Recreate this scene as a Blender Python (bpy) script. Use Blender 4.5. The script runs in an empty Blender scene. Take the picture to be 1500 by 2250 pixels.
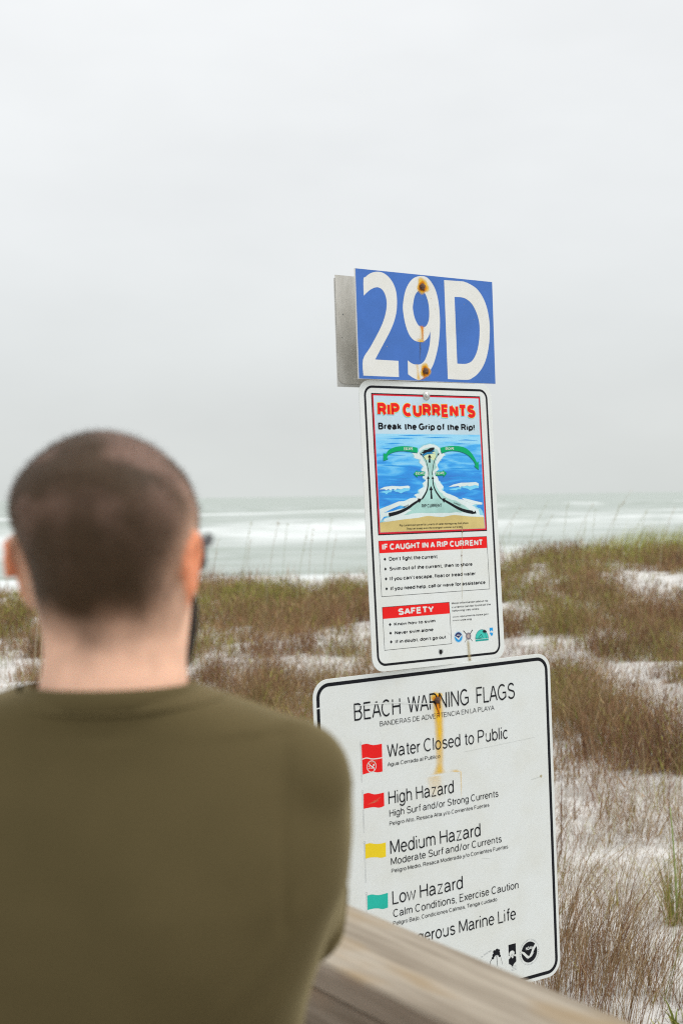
import bpy, math, random
import numpy as np
from mathutils import Vector, Matrix
from mathutils.geometry import tessellate_polygon

random.seed(7)
RNG = np.random.default_rng(11)
C = bpy.context.scene.collection
SC = bpy.context.scene
rad = math.radians

# ------------------------------------------------------------------ camera, sky, sun, exposure
ZC = 1.69
def make_camera():
    cam = bpy.data.cameras.new('camera'); o = bpy.data.objects.new('camera', cam); C.objects.link(o)
    cam.sensor_fit = 'HORIZONTAL'; cam.sensor_width = 24.0; cam.lens = 50.0
    cam.clip_start = 0.05; cam.clip_end = 20000
    cam.dof.use_dof = True; cam.dof.focus_distance = 3.86; cam.dof.aperture_fstop = 4.4
    r = rad(0.75); p = math.atan(36 / 3125)
    f = Vector((0, math.cos(p), -math.sin(p))); u0 = Vector((0, math.sin(p), math.cos(p))); r0 = Vector((1, 0, 0))
    R = math.cos(r) * r0 - math.sin(r) * u0; U = math.sin(r) * r0 + math.cos(r) * u0
    m = Matrix((R, U, -f)).transposed().to_4x4(); m.translation = (0, 0, ZC)
    o.matrix_world = m
    SC.camera = o
make_camera()

SUN_EL, SUN_AZ = rad(48), rad(78)      # azimuth clockwise from +Y, seen from above
def make_world():
    w = bpy.data.worlds.new('World'); SC.world = w; w.use_nodes = True
    nt = w.node_tree; N = nt.nodes; L = nt.links; N.clear()
    out = N.new('ShaderNodeOutputWorld'); bg = N.new('ShaderNodeBackground'); L.new(bg.outputs[0], out.inputs[0])
    sky = N.new('ShaderNodeTexSky'); sky.sky_type = 'NISHITA'; sky.sun_disc = False
    sky.sun_elevation = SUN_EL; sky.sun_rotation = SUN_AZ; sky.air_density = 1.0; sky.dust_density = 3.0
    tc = N.new('ShaderNodeTexCoord'); sp = N.new('ShaderNodeSeparateXYZ'); L.new(tc.outputs['Generated'], sp.inputs[0])
    # overcast deck: brighter towards the zenith, a soft grey band above the sea
    r = N.new('ShaderNodeValToRGB'); L.new(sp.outputs[2], r.inputs[0])
    e = r.color_ramp.elements
    e[0].position = 0.0; e[0].color = (6.25, 6.55, 6.4, 1)
    e[1].position = 0.05; e[1].color = (6.35, 6.6, 6.55, 1)
    for pos, c in ((0.10, (6.75, 7.0, 7.0)), (0.19, (7.45, 7.65, 7.7)), (0.36, (8.3, 8.45, 8.5)), (0.7, (12.6, 12.8, 12.8)), (1.0, (16.5, 16.5, 16.5))):
        k = e.new(pos); k.color = (*c, 1)
    mp = N.new('ShaderNodeMapping'); mp.inputs['Scale'].default_value = (1.6, 1.6, 4.0); L.new(tc.outputs['Generated'], mp.inputs[0])
    no = N.new('ShaderNodeTexNoise'); no.inputs['Scale'].default_value = 2.3; no.inputs['Detail'].default_value = 4; no.inputs['Roughness'].default_value = 0.5
    L.new(mp.outputs[0], no.inputs[0])
    mr = N.new('ShaderNodeMapRange'); mr.inputs[1].default_value = 0.3; mr.inputs[2].default_value = 0.7; mr.inputs[3].default_value = 0.95; mr.inputs[4].default_value = 1.05
    L.new(no.outputs[0], mr.inputs[0])
    mul = N.new('ShaderNodeMixRGB'); mul.blend_type = 'MULTIPLY'; mul.inputs[0].default_value = 1
    L.new(r.outputs[0], mul.inputs[1]); L.new(mr.outputs[0], mul.inputs[2])
    mix = N.new('ShaderNodeMixRGB'); mix.inputs[0].default_value = 0.94
    L.new(sky.outputs[0], mix.inputs[1]); L.new(mul.outputs[0], mix.inputs[2])
    L.new(mix.outputs[0], bg.inputs[0]); bg.inputs[1].default_value = 0.1
make_world()
sun = bpy.data.lights.new('sun', 'SUN'); sun.energy = 1.35; sun.angle = rad(18); sun.color = (1.0, 0.97, 0.92)
so = bpy.data.objects.new('sun', sun); C.objects.link(so)
sd = Vector((math.sin(SUN_AZ) * math.cos(SUN_EL), math.cos(SUN_AZ) * math.cos(SUN_EL), math.sin(SUN_EL)))
so.rotation_euler = sd.to_track_quat('Z', 'Y').to_euler(); so.location = (0, 0, 30)
SC.view_settings.view_transform = 'Standard'; SC.view_settings.look = 'None'
SC.view_settings.exposure = 0.2; SC.view_settings.gamma = 1.0; SC.view_settings.use_curve_mapping = False
SC.render.engine = 'CYCLES'
SC.cycles.max_bounces = 8; SC.cycles.transparent_max_bounces = 12
SC.cycles.use_denoising = False; SC.cycles.filter_width = 1.15

# ------------------------------------------------------------------ helpers
def mat(name, color, rough=0.6, spec=0.3, metal=0.0):
    m = bpy.data.materials.new(name); m.use_nodes = True
    b = m.node_tree.nodes['Principled BSDF']
    b.inputs['Base Color'].default_value = (*color, 1); b.inputs['Roughness'].default_value = rough
    b.inputs['Specular IOR Level'].default_value = spec; b.inputs['Metallic'].default_value = metal
    return m
def nodes(m): return m.node_tree.nodes, m.node_tree.links, m.node_tree.nodes['Principled BSDF']
def noise_col(m, c1, c2, scale=5, detail=6, stretch=(1, 1, 1), lo=0.35, hi=0.65, coord='Object', bump=0.0, bscale=None, rough=0.6):
    N, L, b = nodes(m)
    tc = N.new('ShaderNodeTexCoord'); mp = N.new('ShaderNodeMapping'); mp.inputs['Scale'].default_value = stretch
    L.new(tc.outputs[coord], mp.inputs[0])
    n = N.new('ShaderNodeTexNoise'); n.inputs['Scale'].default_value = scale; n.inputs['Detail'].default_value = detail; n.inputs['Roughness'].default_value = rough
    L.new(mp.outputs[0], n.inputs[0])
    r = N.new('ShaderNodeValToRGB'); r.color_ramp.elements[0].position = lo; r.color_ramp.elements[1].position = hi
    r.color_ramp.elements[0].color = (*c1, 1); r.color_ramp.elements[1].color = (*c2, 1)
    L.new(n.outputs[0], r.inputs[0]); L.new(r.outputs[0], b.inputs['Base Color'])
    if bump:
        n2 = N.new('ShaderNodeTexNoise'); n2.inputs['Scale'].default_value = bscale or scale * 4; n2.inputs['Detail'].default_value = 4
        L.new(mp.outputs[0], n2.inputs[0])
        bp = N.new('ShaderNodeBump'); bp.inputs['Strength'].default_value = 1; bp.inputs['Distance'].default_value = bump
        L.new(n2.outputs[0], bp.inputs['Height']); L.new(bp.outputs[0], b.inputs['Normal'])
    return n, r, mp

def link(name, me, parent=None, m=None, smooth=False):
    o = bpy.data.objects.new(name, me); C.objects.link(o)
    if m: me.materials.append(m)
    if parent: o.parent = parent
    if smooth: me.polygons.foreach_set('use_smooth', [True] * len(me.polygons))
    return o
def mesh(name, verts, faces, parent=None, m=None, smooth=False):
    me = bpy.data.meshes.new(name); me.from_pydata([tuple(v) for v in verts], [], faces); me.update()
    return link(name, me, parent, m, smooth)
def empty(name, loc=(0, 0, 0), rz=0.0):
    o = bpy.data.objects.new(name, None); C.objects.link(o); o.location = loc; o.rotation_euler = (0, 0, rz)
    o.empty_display_size = 0.1; return o
def tag(o, label=None, cat=None, group=None, kind=None):
    if label: o['label'] = label
    if cat: o['category'] = cat
    if group: o['group'] = group
    if kind: o['kind'] = kind
    return o
def box_data(x0, x1, y0, y1, z0, z1, bev=0.0):
    if bev <= 0:
        v = [(x, y, z) for z in (z0, z1) for y in (y0, y1) for x in (x0, x1)]
        f = [(0, 2, 3, 1), (4, 5, 7, 6), (0, 1, 5, 4), (2, 6, 7, 3), (0, 4, 6, 2), (1, 3, 7, 5)]
        return v, f
    # long edges along x bevelled: profile in y-z
    b = bev; pr = [(y0 + b, z0), (y1 - b, z0), (y1, z0 + b), (y1, z1 - b), (y1 - b, z1), (y0 + b, z1), (y0, z1 - b), (y0, z0 + b)]
    v = [(x0, y, z) for y, z in pr] + [(x1, y, z) for y, z in pr]
    f = [tuple(range(7, -1, -1)), tuple(range(8, 16))] + [(i, (i + 1) % 8, 8 + (i + 1) % 8, 8 + i) for i in range(8)]
    return v, f
def tube_data(pts, radii, n=10, caps=True):
    v, f = [], []
    P = [Vector(p) for p in pts]
    up = Vector((0.13, 0.21, 0.97)).normalized()
    for i, p in enumerate(P):
        t = (P[min(i + 1, len(P) - 1)] - P[max(i - 1, 0)]).normalized()
        a = t.cross(up); a = a.normalized() if a.length > 1e-4 else Vector((1, 0, 0)); b = t.cross(a)
        r = radii[i]; rx, ry = (r if isinstance(r, tuple) else (r, r))
        for k in range(n):
            th = 2 * math.pi * k / n; v.append(p + a * math.cos(th) * rx + b * math.sin(th) * ry)
        if i:
            s = (i - 1) * n; q = i * n
            f += [(s + k, s + (k + 1) % n, q + (k + 1) % n, q + k) for k in range(n)]
    if caps:
        f.append(tuple(range(n - 1, -1, -1))); e = (len(P) - 1) * n; f.append(tuple(range(e, e + n)))
    return v, f
class MB:
    def __init__(s): s.v, s.f = [], []
    def add(s, vf):
        o = len(s.v); s.v += [tuple(x) for x in vf[0]]; s.f += [tuple(i + o for i in q) for q in vf[1]]; return s
    def build(s, name, parent=None, m=None, smooth=False): return mesh(name, s.v, s.f, parent, m, smooth)

# value noise on numpy arrays
_perm = np.random.default_rng(3).random((256, 256))
def vnoise(x, y):
    xi = np.floor(x).astype(int); yi = np.floor(y).astype(int); fx = x - xi; fy = y - yi
    fx = fx * fx * (3 - 2 * fx); fy = fy * fy * (3 - 2 * fy)
    g = lambda a, b: _perm[a & 255, b & 255]
    return (g(xi, yi) * (1 - fx) + g(xi + 1, yi) * fx) * (1 - fy) + (g(xi, yi + 1) * (1 - fx) + g(xi + 1, yi + 1) * fx) * fy
def fbm(x, y, o=4):
    s = 0; a = 0.5; t = 0
    for k in range(o): s = s + a * vnoise(x * 2 ** k + 17.3 * k, y * 2 ** k + 5.1 * k); t += a; a *= 0.5
    return s / t
def sstep(a, b, x):
    t = np.clip((x - a) / (b - a), 0, 1); return t * t * (3 - 2 * t)

# ------------------------------------------------------------------ ground: white sand dunes falling to the beach
SEA = -2.35
def height(x, y):
    x = np.asarray(x, float); y = np.asarray(y, float)
    crest = 0.02 + 0.5 * sstep(-1.0, 5.0, x)              # the foredune is higher on the right
    yc = 25 + 1.5 * np.sin(x * 0.25 + 1)
    base = -0.10 + 0.0 * x
    up = sstep(7, 24, y) * (crest + 0.12)
    z = base + up
    z = z - sstep(0, 26, y - yc) * (crest + 2.1)
    und = (fbm(x * 0.35, y * 0.35, 3) - 0.5) * 0.42 + (fbm(x * 1.6, y * 1.6, 3) - 0.5) * 0.10
    z = z + und * sstep(3.0, 8.0, y) * (1 - sstep(30, 45, y))
    z = z + (fbm(x * 2.5 + 9, y * 2.5, 2) - 0.5) * 0.05 * (1 - sstep(30, 45, y))
    z = z - sstep(52, 90, y) * 1.2
    return z
def make_ground():
    ys = np.concatenate([np.linspace(-30, 2.5, 24), np.linspace(2.7, 12, 150), np.linspace(12.1, 34, 190), np.linspace(34.6, 110, 70)])
    t = np.linspace(-1, 1, 201)
    X = []; Y = []
    for y in ys:
        half = 30 + max(y, 0) * 1.6
        X.append(np.sign(t) * half * np.abs(t) ** 2.2); Y.append(np.full(201, y))
    X = np.array(X); Y = np.array(Y); Z = height(X, Y)
    v = np.stack([X.ravel(), Y.ravel(), Z.ravel()], 1); n = 201
    f = [(j * n + i, j * n + i + 1, (j + 1) * n + i + 1, (j + 1) * n + i) for j in range(len(ys) - 1) for i in range(n - 1)]
    m = mat('white_sand', (0.6, 0.58, 0.54), 0.9, 0.15)
    n1, r, mp = noise_col(m, (0.36, 0.345, 0.315), (0.61, 0.60, 0.575), scale=4.5, detail=10, lo=0.3, hi=0.6, bump=0.02, bscale=22)
    o = mesh('sand_dunes', v, f, None, m, True); tag(o, kind='structure')
make_ground()

def make_sea():
    ys = np.concatenate([np.linspace(56, 130, 150), np.geomspace(131, 600, 170), np.geomspace(620, 9000, 40)])
    t = np.linspace(-1, 1, 141); X = []; Y = []; Z = []
    for y in ys:
        x = t * (60 + y * 0.9); X.append(x); Y.append(np.full(141, y))
    X = np.array(X); Y = np.array(Y)
    fade = 1 - sstep(300, 700, Y)
    s = Y + 0.0 * X
    Z = SEA + fade * (0.05 * np.sin(s * 0.55 + 2.5 * fbm(X * .03, Y * .02, 2) * 6) + 0.25 * (fbm(X * .06, Y * .16, 3) - .5))
    # two lines of breakers running slightly oblique to the shore
    for (y0, k, h, w) in ((172, 0.9, 0.75, 7), (395, 0.55, 1.1, 12), (98, 0.2, 0.35, 4)):
        c = y0 + k * X + y0 * .30 * (fbm(X * 0.045 + y0, X * 0 + 1.0, 3) - .5)
        amp = h * (0.35 + 1.1 * fbm(X * 0.03 + y0, X * 0 + 3.0, 2))
        Z = Z + amp * np.exp(-((Y - c) / w) ** 2)
    v = np.stack([X.ravel(), Y.ravel(), Z.ravel()], 1); n = 141
    f = [(j * n + i, j * n + i + 1, (j + 1) * n + i + 1, (j + 1) * n + i) for j in range(len(ys) - 1) for i in range(n - 1)]
    # foam is churned up in bands along the breakers; its cover is a colour attribute of the water surface
    foam = np.zeros_like(X)
    fn = fbm(X * 0.09, Y * 0.045, 4); fn2 = fbm(X * 0.22 + 9, Y * 0.10, 3)
    for (y0, k, a, b, amt) in ((163, 0.9, 30, 26, 1.5), (385, 0.55, 26, 16, 1.1), (69, 0.05, 6, 5, 1.3), (98, 0.2, 8, 6, .55), (240, .9, 20, 20, .5)):
        c = y0 + k * X + y0 * .30 * (fbm(X * 0.045 + y0, X * 0 + 1.0, 3) - .5)
        d = Y - c
        foam = np.maximum(foam, amt * np.where(d < 0, np.exp(-(d / a) ** 2), np.exp(-(d / (b * .5)) ** 2)))
    foam = np.clip(foam * (1.9 * fn * fn2 + .45 * fn + .1) + (fn - .5) * .9 * (Y < 330), 0, .95)
    m = mat('sea_water', (0.3, 0.36, 0.34), 0.5, 0.2)
    N, L, b = nodes(m)
    at = N.new('ShaderNodeAttribute'); at.attribute_name = 'foam'
    tc = N.new('ShaderNodeTexCoord'); mp = N.new('ShaderNodeMapping'); mp.inputs['Scale'].default_value = (.08, .3, 1); L.new(tc.outputs['Object'], mp.inputs[0])
    n1 = N.new('ShaderNodeTexNoise'); n1.inputs['Scale'].default_value = 1.0; n1.inputs['Detail'].default_value = 6; L.new(mp.outputs[0], n1.inputs[0])
    rp = N.new('ShaderNodeValToRGB'); rp.color_ramp.elements[0].color = (0.25, 0.29, 0.25, 1); rp.color_ramp.elements[1].color = (0.37, 0.405, 0.385, 1)
    rp.color_ramp.elements[0].position = .35; rp.color_ramp.elements[1].position = .65
    L.new(n1.outputs[0], rp.inputs[0])
    mx = N.new('ShaderNodeMixRGB'); L.new(at.outputs['Fac'], mx.inputs[0]); L.new(rp.outputs[0], mx.inputs[1]); mx.inputs[2].default_value = (0.60, 0.63, 0.62, 1)
    L.new(mx.outputs[0], b.inputs['Base Color'])
    n2 = N.new('ShaderNodeTexNoise'); n2.inputs['Scale'].default_value = 3.0; n2.inputs['Detail'].default_value = 5; L.new(mp.outputs[0], n2.inputs[0])
    bp = N.new('ShaderNodeBump'); bp.inputs['Distance'].default_value = 0.5; bp.inputs['Strength'].default_value = .6; L.new(n2.outputs[0], bp.inputs['Height']); L.new(bp.outputs[0], b.inputs['Normal'])
    o = mesh('sea', v, f, None, m, True)
    a = o.data.attributes.new('foam', 'FLOAT', 'POINT'); a.data.foreach_set('value', foam.ravel().astype(np.float32))
    tag(o, kind='structure')
make_sea()

# ------------------------------------------------------------------ dune grass
def leaf_material(name, rough=0.7):
    m = mat(name, (0.2, 0.15, 0.1), rough, 0.2)
    N, L, b = nodes(m)
    at = N.new('ShaderNodeAttribute'); at.attribute_name = 'tint'
    L.new(at.outputs['Color'], b.inputs['Base Color'])
    b.inputs['Subsurface Weight'].default_value = 0.0
    return m
M_GRASS = leaf_material('dune_grass')
BROWN = np.array([(0.130, 0.066, 0.036), (0.185, 0.092, 0.052), (0.220, 0.118, 0.062), (0.265, 0.150, 0.076), (0.31, 0.21, 0.105), (0.235, 0.165, 0.068)])
GREEN = np.array([(0.24, 0.245, 0.045), (0.16, 0.185, 0.035), (0.32, 0.31, 0.065), (0.19, 0.165, 0.055)])
TAN = np.array([(0.36, 0.27, 0.16), (0.31, 0.22, 0.13), (0.42, 0.33, 0.21)])
def blades(bx, by, bz, h, w, lean, ldir, col, seg=4, curl=1.0):
    """ribbons: arrays of base points, heights, widths, lean (0..1), lean direction, colours -> verts, faces, colours"""
    n = len(bx); k = np.arange(seg + 1) / seg
    a = RNG.random(n) * math.pi
    wx, wy = np.cos(a), np.sin(a)
    out = lean[:, None] * h[:, None] * (k[None] * .35 + .65 * k[None] ** (1 + curl))
    up = h[:, None] * k[None] * np.sqrt(np.clip(1 - (lean[:, None] * k[None] ** curl) ** 2 * .75, 0.1, 1))
    cx = bx[:, None] + out * np.cos(ldir)[:, None]; cy = by[:, None] + out * np.sin(ldir)[:, None]; cz = bz[:, None] + up
    ww = w[:, None] * (1 - k[None] ** 1.6 * .9) * .5
    V = np.empty((n, seg + 1, 2, 3))
    V[:, :, 0, 0] = cx - ww * wx[:, None]; V[:, :, 0, 1] = cy - ww * wy[:, None]; V[:, :, 0, 2] = cz
    V[:, :, 1, 0] = cx + ww * wx[:, None]; V[:, :, 1, 1] = cy + ww * wy[:, None]; V[:, :, 1, 2] = cz
    base = (np.arange(n) * (seg + 1) * 2)[:, None] + (np.arange(seg) * 2)[None]
    F = np.stack([base, base + 1, base + 3, base + 2], -1).reshape(-1, 4)
    cc = np.repeat(col[:, None, :], (seg + 1) * 2, 1).reshape(-1, 3)
    return V.reshape(-1, 3), F, cc
def ribbons_obj(name, parts, m, parent=None, origin=None):
    vs, fs, cs = [], [], []; o = 0
    for V, F, c in parts:
        vs.append(V); fs.append(F + o); cs.append(c); o += len(V)
    V = np.concatenate(vs); F = np.concatenate(fs); c = np.concatenate(cs)
    if origin is not None: V = V - np.array(origin)
    me = bpy.data.meshes.new(name)
    me.vertices.add(len(V)); me.vertices.foreach_set('co', V.astype(np.float32).ravel())
    me.loops.add(len(F) * 4); me.loops.foreach_set('vertex_index', F.astype(np.int32).ravel())
    me.polygons.add(len(F)); me.polygons.foreach_set('loop_start', np.arange(len(F), dtype=np.int32) * 4)
    me.polygons.foreach_set('loop_total', np.full(len(F), 4, dtype=np.int32))
    me.update(calc_edges=True)
    a = me.attributes.new('tint', 'FLOAT_COLOR', 'POINT')
    a.data.foreach_set('color', np.concatenate([c, np.ones((len(c), 1))], 1).astype(np.float32).ravel())
    ob = link(name, me, parent, m)
    if origin is not None: ob.location = origin
    return ob
def tuft(x, y, n, r, h, kind, w=0.003, lean=0.45, wind=0.25, seg=4, hs=.35):
    a = RNG.random(n) * 2 * math.pi; q = np.sqrt(RNG.random(n)) * r
    bx = x + q * np.cos(a); by = y + q * np.sin(a); bz = height(bx, by) - .01
    hh = h * (1 - hs + hs * 1.5 * RNG.random(n))
    le = np.clip(RNG.normal(lean, lean * .45, n), 0.03, .95)
    # radial lean blended with the wind, which comes from the left
    dx = np.cos(a) * .8 + RNG.normal(0, .5, n) + wind * 2; dy = np.sin(a) * .8 + RNG.normal(0, .5, n)
    pal = {'brown': BROWN, 'green': GREEN, 'tan': TAN}[kind]
    col = pal[RNG.integers(0, len(pal), n)] * (0.8 + .4 * RNG.random(n))[:, None]
    mixn = RNG.random(n) < .25
    col[mixn] = TAN[RNG.integers(0, 3, mixn.sum())]
    return blades(bx, by, bz, hh, w * (0.7 + .6 * RNG.random(n)), le, np.arctan2(dy, dx), col, seg, 1.0)
# cover of the dune grass, read as patches on the ground: (kind, x, y, rx, ry, amount)
BLOBS = [('g', 3.05, 22.23, 0.68, 1.18, 1), ('g', 3.92, 22.33, 0.43, 1.0, 0.8), ('b', 2.9, 20.23, 0.71, 1.15, 0.8), ('b', 3.22, 17.42, 0.95, 1.63, 1), ('b', 3.71, 16.62, 0.48, 1.23, 1), ('m', 2.25, 18.16, 0.35, 1.23, 0.6), ('b', 3.07, 14.62, 0.47, 1.13, 0.9), ('m', 2.0, 15.38, 0.25, 0.42, 0.35), ('b', 1.89, 11.56, 0.28, 1.64, 1), ('m', 2.7, 12.1, 0.23, 0.91, 0.7), ('b', 1.66, 9.34, 0.33, 1.14, 1.1), ('b', 1.23, 7.36, 0.18, 0.93, 1.1), ('b', 2.1, 9.26, 0.18, 0.75, 0.9), ('b', 1.8, 7.68, 0.1, 1.03, 0.9), ('m', 1.64, 7.98, 0.14, 0.7, 0.35), ('b', 0.89, 5.16, 0.14, 0.31, 1.0), ('b', 0.78, 5.12, 0.08, 0.29, 1.0), ('m', 1.1, 5.38, 0.1, 0.3, 0.5), ('m', 1.06, 4.88, 0.09, 0.2, 0.6), ('m', 1.4, 6.12, 0.06, 0.24, 0.8), ('b', -0.83, 19.52, 1.25, 2.43, 1.0), ('g', -1.43, 20.92, 0.67, 1.51, 0.7), ('m', -0.08, 20.4, 0.39, 1.82, 0.6), ('g', -0.09, 21.66, 0.42, 1.02, 0.5), ('m', -0.77, 15.68, 0.75, 0.9, 0.35), ('b', -0.59, 11.74, 0.53, 1.29, 1.1), ('b', -1.23, 13.42, 0.26, 0.86, 0.8), ('b', 0.02, 12.32, 0.24, 1.36, 0.9), ('g', -4.53, 19.84, 0.32, 3.19, 0.9), ('m', -3.45, 15.06, 0.19, 1.96, 0.3), ('b', -2.95, 18.3, 0.88, 3.3, 0.7), ('b', 1.07, 17.08, 0.66, 1.65, 0.7), ('b', 0.71, 11.36, 0.55, 2.16, 0.8), ('b', -0.38, 7.46, 0.48, 2.08, 0.9), ('b', 0.51, 6.64, 0.32, 1.33, 0.7), ('b', 0.14, 5.14, 0.33, 0.36, 0.7)]
BARE = [(4.19, 19.03, 0.46, 1.83), (2.53, 21.51, 0.21, 0.75), (2.12, 18.78, 0.08, 0.9), (2.24, 15.14, 0.36, 0.43), (2.54, 13.3, 0.26, 0.76), (2.25, 10.88, 0.24, 0.46), (1.7, 8.44, 0.12, 0.58), (1.09, 6.15, 0.26, 0.50), (1.48, 6.7, 0.14, 0.32), (1.24, 5.5, 0.13, 0.30), (-0.55, 14.9, 0.57, 0.64), (-3.53, 15.42, 0.22, 1.84), (2.13, 15.62, 0.25, 0.55), (1.74, 15.24, 0.2, 0.32), (-0.07, 14.7, 0.19, 0.48)]
def cover(x, y):
    """returns cover 0..1 and greenness 0..1"""
    n = fbm(x * 1.1 + 31, y * 0.8 + 7, 4); n2 = fbm(x * 4.2 + 3, y * 3.2 + 11, 3)
    wx = x + (n - .5) * 1.1 + (n2 - .5) * .5; wy = y + (n2 - .5) * 1.8
    c = sstep(.46, .64, n) * .6 + .07; g = np.zeros_like(x) + .1
    for k, bx, by, rx, ry, am in BLOBS:
        d = ((wx - bx) / rx) ** 2 + ((wy - by) / ry) ** 2
        w = np.exp(-d * d * .55) * am
        if k == 'm': w = w * sstep(.38, .6, n2)
        c = np.maximum(c, w * (.7 + .7 * n2)); g = np.where((k == 'g') & (w > .15), np.maximum(g, .62), g)
    for bx, by, rx, ry in BARE:
        d = ((wx - bx) / rx) ** 2 + ((wy - by) / ry) ** 2
        c = c * (1 - .94 * np.exp(-d * d * .9) * (.75 + .6 * n2).clip(0, 1))
    c = c * (.16 + 1.05 * sstep(.38, .56, fbm(x * 3.1 + 50, y * 1.6 + 20, 3)))
    g = g + .6 * sstep(.54, .68, fbm(x * 1.3 + 70, y * .8 + 4, 3))
    return np.clip(c, 0, 1), np.clip(g, 0, 1)
def scatter(n, y0, y1, margin):
    y = np.sqrt(RNG.random(n) * (y1 ** 2 - y0 ** 2) + y0 ** 2)
    x = (RNG.random(n) * 2 - 1) * (y * .25 + margin)
    return x, y
def pick(n, y0, y1, margin, gain=1.0):
    x, y = scatter(n, y0, y1, margin); c, g = cover(x, y); k = RNG.random(n) < c * gain
    return x[k], y[k], c[k], g[k]
def field(nc, y0, y1, margin, k, r, h, w, seg, gain=1.0, lean=.35, wind=.4, fan=1.0):
    """nc clump centres are tried, each kept one carries about k stems spread over radius r"""
    cx, cy, c, g = pick(nc, y0, y1, margin, gain)
    m = (k * (.3 + 1.4 * RNG.random(len(cx)) ** 1.3)).astype(int) + 1; rep = np.repeat(np.arange(len(cx)), m); n = len(rep)
    cr = r * (.4 + 1.2 * RNG.random(len(cx)))[rep]; a = RNG.random(n) * 2 * math.pi; q = np.sqrt(RNG.random(n)) * cr
    ox, oy = q * np.cos(a), q * np.sin(a); x = cx[rep] + ox; y = cy[rep] + oy; z = height(x, y) - .01
    ch = (.45 + .8 * RNG.random(len(cx)))[rep]; C_ = c[rep]
    hh = h * ch * (.5 + .6 * RNG.random(n)) * (.5 + .6 * C_)
    le = np.clip(RNG.normal(lean, .2, n), .02, .97)
    ld = np.arctan2(oy / cr * fan + RNG.normal(0, .5, n), ox / cr * fan + RNG.normal(0, .5, n) + wind)
    cg = (RNG.random(len(cx)) < g * .8)[rep] & (RNG.random(n) < .8); ci = np.clip((fbm(cx * 1.1 + 13, cy * .7 + 5, 3) * 2.6 - .8) * 5 + RNG.normal(0, 1.0, len(cx)), 0, 5).astype(int)[rep]; cb = (.7 + .7 * RNG.random(len(cx)))[rep]
    col = BROWN[np.minimum(ci + (RNG.random(n) < .4), len(BROWN) - 1)] * (cb * (.8 + .4 * RNG.random(n)))[:, None]
    col = np.where(cg[:, None], GREEN[(ci + (RNG.random(n) < .4)) % len(GREEN)] * 1.15, col)
    tn = RNG.random(n) < .2; col[tn] = TAN[RNG.integers(0, 3, tn.sum())]
    return blades(x, y, z, hh, w * (.6 + .8 * RNG.random(n)), le, ld, col, seg, 1.0)
def fuzz(nc, y0, y1, margin, w, L, top):
    """side twigs, old seed sprays and bent bits caught between the stems, at all heights"""
    x, y, c, g = pick(nc, y0, y1, margin, 1.0); n = len(x)
    x = x + RNG.normal(0, .04, n); y = y + RNG.normal(0, .04, n); z = height(x, y) + RNG.random(n) ** 1.3 * top * (.25 + c)
    isg = RNG.random(n) < g * .8
    col = np.where(isg[:, None], GREEN[RNG.integers(0, len(GREEN), n)] * 1.2, BROWN[RNG.integers(0, len(BROWN), n)] * (.85 + .6 * RNG.random(n))[:, None])
    return blades(x, y, z, L * (.35 + RNG.random(n)), w * (.6 + .8 * RNG.random(n)), np.clip(RNG.normal(.65, .25, n), .05, .97), RNG.random(n) * 6.28, col, 2, .6)
def litter(n, y0, y1, margin, w, L=.07):
    """short curled bits and side twigs near the ground between the stems"""
    x, y, c, g = pick(n, y0, y1, margin, 1.0); n = len(x)
    x = x + RNG.normal(0, .05, n); y = y + RNG.normal(0, .05, n); z = height(x, y) + RNG.random(n) ** 2 * .12 * c
    col = BROWN[RNG.integers(0, len(BROWN), n)] * (.8 + .5 * RNG.random(n))[:, None]
    return blades(x, y, z, L * (.4 + RNG.random(n)), w * (.7 + .6 * RNG.random(n)), np.clip(RNG.normal(.8, .15, n), .2, .97), RNG.random(n) * 6.28, col, 2, .6)
def twigs(n, y0, y1, margin, w, L):
    """loose dead stems lying or leaning on open sand"""
    x, y = scatter(n, y0, y1, margin); k = RNG.random(n) < .25 + .75 * sstep(.45, .62, fbm(x * 2.3 + 9, y * 1.7 + 2, 3)); x, y = x[k], y[k]; n = len(x); z = height(x, y) + .004
    col = BROWN[RNG.integers(0, len(BROWN), n)] * (.9 + .7 * RNG.random(n))[:, None]
    return blades(x, y, z, L * (.3 + RNG.random(n)), w * (.6 + .8 * RNG.random(n)), np.clip(RNG.normal(.85, .15, n), .3, .99), RNG.random(n) * 6.28, col, 3, .5)
tag(ribbons_obj('dune_grass', [
    field(1900, 4.2, 9.0, .5, 15, .08, .38, .0023, 5, lean=.5, wind=.35, fan=1.6), fuzz(62000, 4.2, 9.0, .5, .0021, .05, .20), litter(26000, 4.2, 9.0, .5, .0026, .05), twigs(7000, 4.2, 9.5, .6, .0021, .10),
    field(9500, 8.5, 16.0, .8, 13, .11, .38, .0042, 3, wind=.25, fan=1.3), fuzz(150000, 8.5, 16.0, .8, .0042, .07, .30), twigs(12000, 9.0, 17.0, .9, .0042, .12), litter(40000, 8.5, 16.0, .8, .005, .07),
    field(15000, 15.5, 25.5, 1.5, 8, .14, .40, .0075, 2, wind=.25), fuzz(160000, 15.5, 25.5, 1.5, .0075, .10, .30),
    field(9000, 4.0, 26, 11, 11, .15, .40, .0065, 3, wind=.25), fuzz(70000, 4.0, 26, 11, .007, .09, .28),
    field(1500, 25, 33, 2.5, 5, .2, .5, .012, 2, lean=.3),
], M_GRASS), 'dry brown and olive dune grass covering the white sand in patches', 'dune grass', kind='stuff')

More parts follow.
